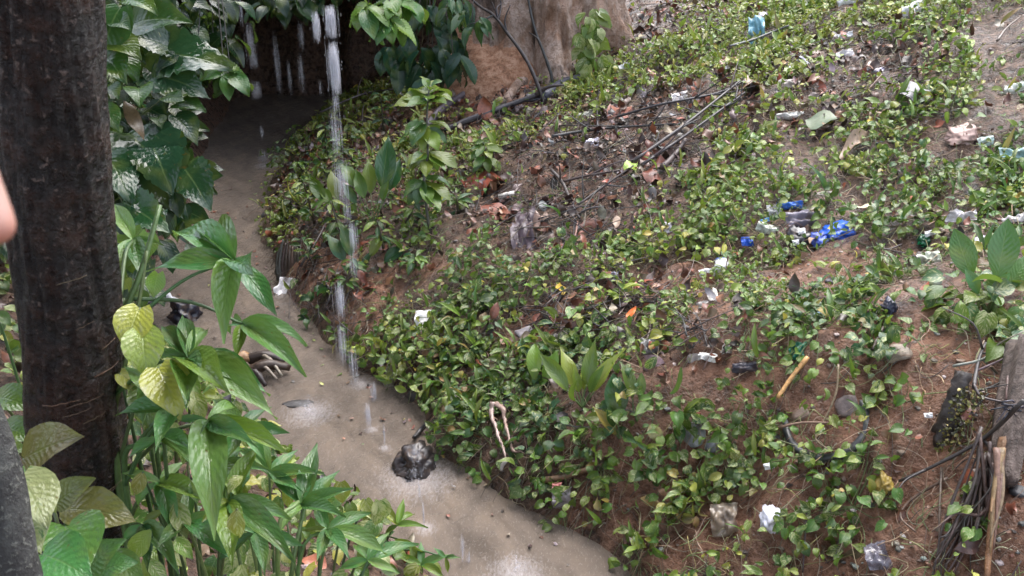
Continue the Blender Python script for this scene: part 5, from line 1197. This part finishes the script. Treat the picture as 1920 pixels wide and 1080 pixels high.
for k in range(1600):
    x = rng.uniform(-4.2, 1.0); y = rng.uniform(1.8, 7)
    if (float(np.interp(y, LY, LX))-x)*.82 < .1: continue
    V, F_, U = G['dead'][k % 8]; s = rng.uniform(.06, .14)
    ll.add((np.array(frame(rv(), UP+rv(.5))) @ (V*s).T).T+np.array((x, y, gz(x, y)+rng.uniform(.005, .03))), F_, jit(rng.choice(DEADC), .35), U)
kind(ob('bank_litter', ll.mesh('bank_litter', M['dead'])), 'stuff')['label'] = 'brown dead leaves scattered on the left bank soil'
#@@OBJECTS
# ------------------------------------------------------------------ branches and sticks
def stick(name, label, pts, r0, r1, col=(.045, .036, .036), lift=.04, cat='branch', group=None, twigs=0, mat='stick', offs=None, seg=7):
    P = []
    for k, q in enumerate(pts):
        if len(q) == 3: P.append(at(*q))
        else:
            h = hit(*q); n = gn(h.x, h.y); P.append(h+n*(lift if offs is None else offs[k]))
    r = plant(name, label, cat, P[0], group); V, F_ = tube(curve_pts(P, 5), r0, r1, seg, .16, rng.randint(0, 99)); mb = MB(); mb.add(V, F_, jit(col, .2))
    CP = curve_pts(P, 5)
    for k in range(twigs):
        i = rng.randint(1, len(CP)-2); a = CP[i]; d = (CP[i+1]-CP[i-1]).normalized(); o_ = d*rng.uniform(.2, .9)+rv(.8); o_ = o_.normalized(); L = rng.uniform(.15, .45)
        V, F_ = tube(curve_pts([a, a+o_*L*.5+rv(.03), a+o_*L+rv(.05)], 4), r1*1.1, r1*.35, 5, .1); mb.add(V, F_, jit(col, .2))
    me = mb.mesh(name, M[mat], P[0])
    o = r; bpy.data.objects.remove(o); o = ob(name, me, None, P[0]); tag(o, label, cat, group); return o
dt = lambda px, py: depth_of(hit(px, py))
d1 = dt(1020, 190)-.05
stick('dead_sapling', 'thin dark leafless sapling leaning left in front of the big pale trunk', [(1022, 195), (990, 118, d1), (950, 60, d1), (925, 28, d1), (895, 8, d1), (860, -30, d1)], .022, .012, (.03, .024, .024), -.02, 'sapling', twigs=5)
d1 = dt(1038, 166)-.03
stick('dead_sapling', 'thin dark leafless sapling standing upright in front of the big pale trunk', [(1038, 166), (1032, 135, d1), (1018, 95, d1), (1003, 55, d1), (990, -5, d1), (985, -60, d1)], .02, .013, (.03, .024, .024), -.02, 'sapling', twigs=2)
d1 = dt(1026, 140)
stick('tree_stub', 'short dark broken stub beside the upright dead sapling', [(1046, 168), (1036, 128, d1), (1026, 104, d1)], .045, .03, (.035, .03, .03), -.02, 'stump')
stick('fallen_branch', 'dark fallen branch slanting across the tan roots of the big tree', [(835, 165), (880, 150), (930, 136), (1012, 108)], .022, .014, lift=.10, twigs=4)
stick('fallen_branch', 'thick dark wet fallen branch lying left of the big tree foot', [(835, 255), (900, 228), (960, 204), (1020, 185)], .035, .028, (.05, .045, .052), lift=.06, twigs=5)
stick('log', 'short thick blackish log at the foot of the big pale tree', [(1020, 190), (1050, 168), (1070, 158), (1112, 152)], .06, .035, (.055, .05, .062), lift=.05, cat='log')
stick('fallen_branch', 'dark grey branch behind the whorled shrub ending at its right', [(800, 250), (830, 212), (862, 190), (880, 180)], .05, .03, (.09, .085, .095), lift=.05)
stick('fallen_branch', 'long thin branch lying level in the middle of the upper slope', [(1035, 270), (1100, 258), (1170, 252), (1300, 242)], .016, .008, lift=.07, twigs=8)
stick('fallen_branch', 'upper of two parallel long branches slanting up to the right', [(1190, 320), (1290, 242), (1385, 168)], .017, .009, lift=.08, twigs=5)
stick('fallen_branch', 'lower of two parallel long branches slanting up to the right', [(1205, 322), (1300, 252), (1400, 185)], .015, .009, lift=.06, twigs=4)
stick('fallen_branch', 'short thick broken branch poking out below the two parallel branches', [(1245, 326), (1268, 300), (1288, 272)], .024, .018, (.06, .05, .05), lift=.06)
stick('fallen_branch', 'thin branch above the level branch, reaching toward the white scrap', [(1160, 235), (1240, 212), (1345, 188), (1400, 165)], .012, .008, lift=.08, twigs=5)
stick('fallen_branch', 'thin twisted upright twig standing among the fallen branches', [(1125, 258), (1122, 215), (1124, 162)], .012, .007, lift=.05, twigs=3)
stick('fallen_branch', 'forked grey branch running down the slope below the leaf litter', [(1037, 330), (1058, 352), (1075, 385), (1090, 420)], .016, .01, (.08, .07, .07), lift=.06, twigs=3)
stick('fallen_branch', 'straight thin branch right of the forked grey branch', [(1055, 352), (1110, 340), (1165, 332)], .012, .008, (.07, .06, .06), lift=.06, twigs=2)
stick('fallen_branch', 'curved pale root hanging below the forked grey branch', [(1085, 425), (1082, 445), (1074, 468)], .009, .006, (.16, .10, .07), lift=.05)
stick('fallen_branch', 'thin diagonal branch from the forked branch up to the green leaf', [(1085, 398), (1140, 358), (1190, 325)], .011, .007, lift=.07, twigs=3)
stick('fallen_branch', 'thin arched twig reaching out of the hollow left of the whorled shrub', [(610, 232), (660, 208), (700, 193), (745, 188)], .013, .009, (.11, .095, .09), lift=.16, twigs=2)
stick('fallen_branch', 'thin twig in the hollow curving downward from the arched twig', [(702, 195), (692, 215), (686, 245)], .010, .007, (.11, .095, .09), lift=.12)
stick('fallen_branch', 'thin dark branch slanting through the vines left of the falling water', [(575, 510), (600, 470), (618, 430)], .012, .007, lift=.08)
stick('fallen_branch', 'long dark branch in front of the dead log at right', [(1925, 788), (1840, 838), (1760, 882), (1690, 906)], .011, .007, (.03, .024, .022), offs=[.30, .12, .06, .04], twigs=3)
stick('root', 'bent brown root trailing down the bare soil at lower right', [(1780, 900), (1735, 925), (1702, 950), (1694, 975), (1720, 1000)], .008, .005, (.09, .06, .04), lift=.02, cat='root')
stick('root', 'thin root hanging straight down the soil face at lower right', [(1768, 880), (1764, 960), (1760, 1070)], .007, .004, (.10, .07, .05), lift=.02, cat='root')
stick('root', 'thin root hanging beside the vine clump near the bottom edge', [(1515, 940), (1512, 1000), (1508, 1075)], .007, .004, (.05, .035, .03), lift=.03, cat='root')
stick('vine_stem', 'pale looping vine stem draped across the old tyre', [(1575, 692), (1572, 745), (1552, 800), (1538, 832), (1560, 850)], .006, .004, (.20, .17, .09), lift=.07, cat='vine')
stick('fallen_branch', 'straight reddish stick lying across the top of the old tyre', [(1468, 808), (1510, 800), (1560, 802), (1590, 808)], .008, .005, (.20, .12, .075), lift=.06)
stick('fallen_branch', 'tan bark-stripped branch lying low on the bank above the stream', [(1020, 902), (1050, 898), (1085, 888), (1120, 878)], .022, .016, (.19, .115, .07), lift=.03)
stick('fallen_branch', 'pale stick slanting up by the blue cloth', [(1375, 112), (1410, 100), (1450, 84), (1490, 70)], .012, .01, (.12, .10, .09), lift=.14)
stick('fallen_branch', 'thin brown stick lying on the litter near the top right', [(1618, 190), (1640, 165), (1655, 148)], .010, .007, (.17, .12, .09), lift=.04)
stick('fallen_branch', 'thin stick lying on the bare ground near the top right corner', [(1870, 85), (1890, 60), (1915, 40)], .010, .007, (.15, .11, .08), lift=.04)
stick('fallen_branch', 'dark thin stick slanting from the red soil beside the teal bag', [(1640, 665), (1650, 645), (1665, 615)], .011, .008, (.07, .05, .04), lift=.04)
stick('stake', 'short dark stick poking into the water beside the splashing bag', [(788, 826), (800, 812), (812, 800)], .014, .016, (.02, .016, .015), lift=.05, cat='stick')
bs = stick('bamboo_cane', 'yellow-orange split bamboo cane stuck in the slope above the tyre', [(1462, 752), (1490, 715), (1522, 678)], .010, .013, (.40, .24, .09), lift=.06, cat='bamboo', seg=10)
for k in range(46):
    X, Y = rng.choice([(rng.uniform(1020, 1400), rng.uniform(170, 350)), (rng.uniform(860, 1150), rng.uniform(150, 300)), (rng.uniform(1450, 1900), rng.uniform(60, 250)), (rng.uniform(600, 1900), rng.uniform(300, 900))])
    a = rng.uniform(-.9, .4); L = rng.uniform(30, 85); h = hit(X, Y)
    if h.z < .2: continue
    lab = where('thin bare twig lying', X+L*.5*math.cos(a), Y+L*.5*math.sin(a))
    if not lab: continue
    stick('twig', lab, [(X, Y), (X+L*.5*math.cos(a), Y+L*.5*math.sin(a)+rng.uniform(-6, 6)), (X+L*math.cos(a), Y+L*math.sin(a))], .007, .004, rng.choice([(.06, .05, .05), (.13, .10, .08), (.05, .04, .04), (.17, .13, .09)]), lift=.04, cat='twig', group='thin twigs lying on the slope', twigs=1, seg=5)
# dead log at the right edge, with splintered lower end
lg = at(1905, 690, 4.3)
def grained(P, r0, r1, seg, seed):
    V, F_ = tube(P, 1., 1., seg); n = len(P); V = V.copy()
    for i in range(n):
        t = i/(n-1); c = np.array(P[i][:])
        for k in range(seg):
            a = 2*math.pi*k/seg; f = 1+.55*float(fbm(math.cos(a)*2.2+seed, math.sin(a)*2.2+t*.7, seed, 4))+.22*float(vnoise(k*1.3, t*1.6, seed+3))
            if i == n-1 or i == 0: f *= .75+.9*float(vnoise(k*.9, 3.3, seed))
            V[i*seg+k] = c+(V[i*seg+k]-c)*(r0*(1-t)+r1*t)*f
    return V, F_
def log_right():
    A = at(1932, 640, 4.35); B = at(1898, 800, 4.2); Cc = at(1880, 905, 4.1); D = at(1862, 960, 4.05); E_ = at(1850, 1090, 3.95)
    r = plant('dead_log', 'weathered grey dead log leaning against the soil face at the right edge', 'log', E_)
    V, F_ = grained(curve_pts([A, B, Cc], 14), .080, .058, 44, 4); ob('upper_wood', mesh('upper_wood', V-np.array(E_), [tuple(dict.fromkeys(q)) for q in F_.tolist()], M['wood']), r)
    V, F_ = grained([p_+rv(.002) for p_ in curve_pts([at(1882, 820, 4.14), D, E_], 14)], .022, .010, 20, 5); ob('split_wood', mesh('split_wood', V-np.array(E_), [tuple(dict.fromkeys(q)) for q in F_.tolist()], M['wood_tan']), r)['label'] = 'pale orange splintered lower end'
    mb = MB()
    for k in range(26):
        a = at(1846+rng.uniform(-10, 16), 860+rng.uniform(-60, 110), 4.12); b = at(1820+rng.uniform(-75, 30), 1060+rng.uniform(-70, 60), 4.06)
        V, F_ = tube(curve_pts([a, a.lerp(b, .35)+rv(.035), a.lerp(b, .7)+rv(.035), b], 4), rng.uniform(.004, .012), .003, 5, .35, k); mb.add(V, F_, jit((.06, .042, .035), .3))
    ob('rotten_fibre', mb.mesh('rotten_fibre', M['stick'], E_), r)
    for k in range(5):
        V, F_ = grained(curve_pts([at(1872+rng.uniform(-8, 14), 840, 4.07), at(1866+rng.uniform(-8, 14), 930, 4.0), at(1858+rng.uniform(-12, 14), 990+rng.uniform(-30, 60), 3.97)], 8), rng.uniform(.010, .018), .003, 9, k); mb = MB(); mb.add(V, F_, jit(rng.choice([(.16, .11, .08), (.26, .16, .09), (.08, .055, .045)]), .2)); ob('splinter', mb.mesh('splinter', M['stick'], E_), r)
    mb = MB()
    for k in range(14):
        a = at(1880+rng.uniform(-5, 40), 762+rng.uniform(-8, 10), 4.08); b = a+Vector((rng.uniform(-.09, .09), rng.uniform(-.04, .02), rng.uniform(-.05, .05)))
        V, F_ = tube(curve_pts([a, a.lerp(b, .5)+rv(.02), b], 3), .005, .003, 4); mb.add(V, F_, jit((.03, .03, .045), .3))
    o = ob('dark_twine', mb.mesh('dark_twine', M['stick'], E_), r)
log_right()
stick('root', 'tall pale dry stem standing left of the dead log', [(1885, 760), (1890, 700), (1905, 650), (1918, 625)], .007, .005, (.15, .11, .09), offs=[.1, .12, .14, .16], cat='root')
stick('root', 'crossed pale roots exposed under the variegated plant, steep one', [(1826, 735), (1830, 690), (1840, 655)], .009, .006, (.12, .10, .10), lift=.05, cat='root', twigs=3)
stick('root', 'crossed pale roots exposed under the variegated plant, flat one', [(1790, 700), (1835, 690), (1880, 662)], .008, .006, (.20, .17, .13), lift=.06, cat='root', twigs=2)
stick('root', 'dark drooping root between the mossy stump and the dead log', [(1826, 730), (1840, 750), (1880, 760)], .007, .005, (.10, .085, .08), lift=.06, cat='root')

# ------------------------------------------------------------------ dead leaves one can pick out
def dead_leaf(px, py, tx, ty, col, label, lift=.05, group=None, sx=1., stand=False):
    A = hit(px, py); B = hit(tx, ty)
    if stand: B = at(tx, ty, depth_of(A))
    A = A+gn(A.x, A.y)*lift; B = B+gn(B.x, B.y)*lift if not stand else B; d = B-A; r = None; mx_ = math.hypot(tx-px, ty-py)*m_per_px(A)*1.5
    if d.length > mx_: d = d*(mx_/d.length)
    n = (CAMP-A).normalized() if stand else gn(A.x, A.y)+(CAMP-A).normalized()*.5+rv(.3)
    V, F_, U = G['dead'][rng.randint(0, 7)]; R = np.array(frame(d, n)); s = d.length*1.1
    me = mesh('dead_leaf', (R @ (V*np.array([s*sx, s, s])).T).T, F_, M['dead'], U, np.array(jit(col, .1)))
    return tag(ob('dead_leaf', me, None, A), label, 'leaf', group)
RB = (.20, .055, .03)
dead_leaf(1690, 197, 1740, 190, (.20, .19, .23), 'grey umbrella-shaped dried leaf raised above the vines on the right', .12, None, 1.5)
dead_leaf(872, 345, 945, 352, RB, 'long red-brown dead leaf beside the whorled shrub')
dead_leaf(912, 232, 908, 185, (.22, .075, .04), 'upright red-brown leaf hanging on the thick dark branch', .04, None, 1.2, True)
dead_leaf(900, 270, 918, 235, (.10, .035, .025), 'dark red leaf below the thick dark branch')
dead_leaf(1405, 160, 1435, 195, (.20, .09, .05), 'large curled rust-brown leaf right of the long branches', .07)
dead_leaf(1575, 312, 1622, 262, (.33, .21, .155), 'large pale tan dead leaf lying on vines below the round green leaf', .07, None, .55)
dead_leaf(1515, 243, 1572, 243, (.04, .08, .018), 'big round dull green fallen leaf on the right slope', .09, None, 1.9)
dead_leaf(1052, 541, 1058, 566, (.46, .35, .04), 'bright yellow fallen leaf standing in the middle of the slope', .05, None, 1.)
dead_leaf(1178, 332, 1200, 318, (.20, .32, .04), 'single fresh yellow-green leaf at the lower end of the parallel branches', .08, None, 1.2)
dead_leaf(1185, 612, 1198, 600, (.60, .14, .03), 'small bright orange leaf in the vines at mid slope', .08)
dead_leaf(905, 395, 960, 415, RB, 'red-brown leaf below the white plastic tube')
dead_leaf(1090, 430, 1135, 425, (.10, .045, .03), 'brown curled leaf near the forked grey branch')
dead_leaf(1225, 350, 1240, 300, (.12, .045, .03), 'brown upright leaf under the two parallel branches', .05)
dead_leaf(1150, 205, 1190, 240, (.32, .15, .11), 'pinkish wet leaf among the fallen branches')
dead_leaf(1235, 160, 1265, 175, (.38, .19, .14), 'pink-tan leaf above the white scrap')
dead_leaf(1640, 395, 1600, 412, (.5, .5, .3), 'pale yellowish leaf above the blue bag')
dead_leaf(1622, 525, 1660, 530, (.55, .50, .16), 'small yellow leaf on bare soil right of the grey stones', .04)
dead_leaf(1225, 800, 1245, 830, (.40, .28, .12), 'brown-tipped pale leaf right of the dark broad-leaved plant', .06)
dead_leaf(1208, 935, 1240, 945, (.48, .26, .10), 'orange-tan leaf on the bare soil near the bottom')
dead_leaf(1240, 920, 1258, 932, (.40, .22, .12), 'tan leaf just right of the orange-tan leaf')
dead_leaf(1632, 240, 1645, 246, (.62, .40, .05), 'small golden leaf in the vines left of the pinkish plastic', .08)
for k in range(95):
    z = rng.choice(LITTER); X = z[0]+rng.gauss(0, .6)*z[2]; Y = z[1]+rng.gauss(0, .6)*z[3]
    if not (560 < X < 1900 and 5 < Y < 700): continue
    a = rng.uniform(0, 6.28); L = rng.uniform(16, 38); h = hit(X, Y)
    if h.z < .2: continue
    lab = where('wet brown dead leaf lying', X, Y)
    if not lab: continue
    dead_leaf(X, Y, X+L*math.cos(a), Y+L*.6*math.sin(a), rng.choice(DEADC), lab, rng.uniform(.02, .07), 'dead leaves lying in the litter')
# ------------------------------------------------------------------ falling water
def z_at(y, py): return CAMZ-y*math.tan(PITCH+math.atan((py-540)/FPX))
def jet(label, x, y, segs):
    r = np.random.default_rng(int(abs(x*100)+y*10)); mb = MB()
    for (p0, p1, wpx, n, off, rad) in segs:
        z1, z0 = z_at(y, p0), z_at(y, p1); m_ = math.hypot(y, CAMZ-(z0+z1)/2)/FPX
        for k in range(int(n*6)):
            a = Vector((x+(off+r.normal()*wpx*.30)*m_, y+r.normal()*wpx*.3*m_, 0)); L = (z1-z0)*r.uniform(.45, 1.05); zz = z0+(z1-z0-L)*r.random(); R_ = rad*r.uniform(.10, .26)
            pts = [a+Vector((0, 0, zz+L*q)) for q in (0, .5, 1)]; V, F_ = tube(pts, R_, R_, 4, 0, k)
            V[:4] = V[:4]*.15+np.array(pts[0])*.85; V[8:12] = V[8:12]*.15+np.array(pts[-1])*.85; mb.add(V, F_, (.8, .8, .85))
        for k in range(int(n*1.5)):
            V, F_ = ICO[1]; s = rad*r.uniform(.08, .22)
            mb.add(V*np.array([s, s, s*r.uniform(1, 6)])+np.array([x+(off+r.normal()*wpx*.7)*m_, y+r.normal()*wpx*.6*m_, r.uniform(z0, z1)]), F_, (.8, .8, .85))
    V = np.vstack(mb.V); org = (x, y, 0)
    o = ob('water_jet', mb.mesh('water_jet', M['jet'], org), None, org); tag(o, label, 'falling water', 'water falling from the roof edge'); return o
jet('thick white column of water falling onto the near bank', -1.14, 5.9, [(20, 80, 9, 14, -22, .009), (10, 72, 14, 24, 4, .011), (78, 176, 14, 30, 4, .011), (172, 215, 12, 4, 2, .006), (196, 300, 18, 6, -2, .006), (295, 385, 20, 10, -2, .007), (370, 425, 10, 4, 6, .006), (415, 475, 13, 8, 14, .007), (470, 525, 12, 5, 10, .006), (530, 598, 14, 12, -20, .008), (605, 690, 16, 9, -24, .007), (650, 718, 14, 9, -6, .007)])
jet('thin broken string of water falling in front of the hollow', -3.1, 11.14, [(-10, 50, 6, 5, -10, .009), (40, 130, 12, 11, 0, .009), (100, 130, 14, 6, 4, .008), (150, 188, 14, 10, 0, .010), (235, 262, 6, 5, 2, .008), (280, 310, 14, 10, 0, .009)])
jet('faint thin stream of water deep in the hollow, left one', -2.62, 10.6, [(60, 180, 8, 7, -8, .004), (110, 180, 6, 5, 12, .004)])
jet('faint thin stream of water deep in the hollow, right one', -2.3, 10.4, [(40, 100, 8, 5, -4, .004), (100, 175, 8, 7, -10, .004), (150, 180, 6, 4, 22, .004)])
jet('short falling streak of water above the middle of the stream', -.95, 5.25, [(755, 806, 9, 10, -4, .007)])
jet('single thin falling drop streak right of the short falling streak', -.83, 5.03, [(795, 840, 3, 3, 0, .006)])
jet('thin falling streak below the splashing bag', -.5, 4.24, [(940, 992, 4, 4, -2, .006), (900, 940, 6, 4, -8, .004)])
jet('water pouring over the wet bag in the stream', -.6, 4.78, [(838, 880, 22, 16, 0, .006), (865, 920, 30, 16, 6, .005)])
jet('thin falling streak at the bottom edge of the stream', -.27, 3.95, [(1000, 1060, 6, 5, 0, .005), (1030, 1075, 8, 5, 10, .005)])
jet('trickle of water dropping from the pale splintered root', -.98, 5.62, [(715, 760, 10, 10, 0, .006)])
def splash(label, x, y, R_, n, hgt):
    r = np.random.default_rng(int(x*50+y*70)); mb = MB()
    for k in range(n):
        a = r.uniform(0, 6.28); q = R_*min(1.6, abs(r.normal())*.45)*(1+.5*math.sin(a*3+x*9)); h = abs(r.normal())*hgt*math.exp(-q/R_*1.6)*1.3; s = r.uniform(.0012, .0036); V, F_ = ICO[1]
        V2 = V*np.array([s, s, s*r.uniform(1, 2)]); mb.add(V2+np.array([x+math.cos(a)*q, y+math.sin(a)*q, .012+h]), F_, (.8, .8, .85))
    o = ob('splash', mb.mesh('splash', M['jet'], (x, y, 0)), None, (x, y, 0)); o['label'] = label; kind(o, 'stuff')
splash('white splash crown in the middle of the stream', -1.41, 5.45, .13, 190, .05)
splash('white spray round the wet bag in the stream', -.60, 4.70, .20, 220, .05)
splash('white spray at the bottom edge of the stream', .02, 3.88, .10, 110, .04)
splash('small spray where the thick column meets the stream edge', -1.14, 5.86, .07, 80, .04)
# ------------------------------------------------------------------ the hand at the left edge
def hand():
    fu = lambda px, py, d: at(px, py, d)
    dep = .32; T = (-4, 462); ax = (-.35, -.94); pr = dep/FPX
    def fin(off, L, bend, tipback):
        """joints of one finger from tip to knuckle: offset sideways in px"""
        out = []
        for q, dz in ((tipback, 0), (tipback+130, .002), (tipback+250, .0), (tipback+410, .008)):
            out.append((T[0]+ax[0]*q-off*.94, T[1]+ax[1]*q+off*.35, dep+dz+bend*(410-q)/410))
        return [at(*k) for k in out]
    vs = []; es = []; rad = []
    def addv(p, r): vs.append(p[:]); rad.append(r); return len(vs)-1
    palm = addv(at(-360, -160, .335), .026); wrist = addv(at(-520, -430, .36), .024); arm = addv(at(-760, -1100, .45), .036)
    es += [(wrist, palm), (arm, wrist)]
    for off, L, bend, tb, r in ((0, 75, 0, 0, .0088), (110, 80, .006, -30, .0092), (215, 76, .010, -5, .0088), (315, 60, .014, 70, .0078)):
        J = fin(off, L, bend, tb); prev = palm
        for k, p in enumerate(reversed(J)):
            i = addv(p, r*(1.12-.04*k)); es.append((prev, i)); prev = i
    th = [at(-480, -60, .31), at(-560, 60, .29), at(-560, 190, .28)]; prev = palm
    for k, p in enumerate(th): i = addv(p, .0115-.001*k); es.append((prev, i)); prev = i
    org = Vector(vs[palm]); me = bpy.data.meshes.new('person'); me.from_pydata([(Vector(v)-org)[:] for v in vs], es, []); o = ob('person', me, None, org); me.materials.append(M['skin'])
    sk = o.modifiers.new('skin', 'SKIN'); sk.use_smooth_shade = True
    for i, r in enumerate(rad): me.skin_vertices[0].data[i].radius = (r, r)
    me.skin_vertices[0].data[palm].use_root = True
    ss = o.modifiers.new('sub', 'SUBSURF'); ss.levels = 2; ss.render_levels = 2
    tag(o, 'bare hand reaching in at the left edge with one blurred fingertip showing', 'person')
hand()
print('objects', len(bpy.data.objects), 'tris approx', sum(len(m.loops)-2*len(m.polygons) for m in bpy.data.meshes))
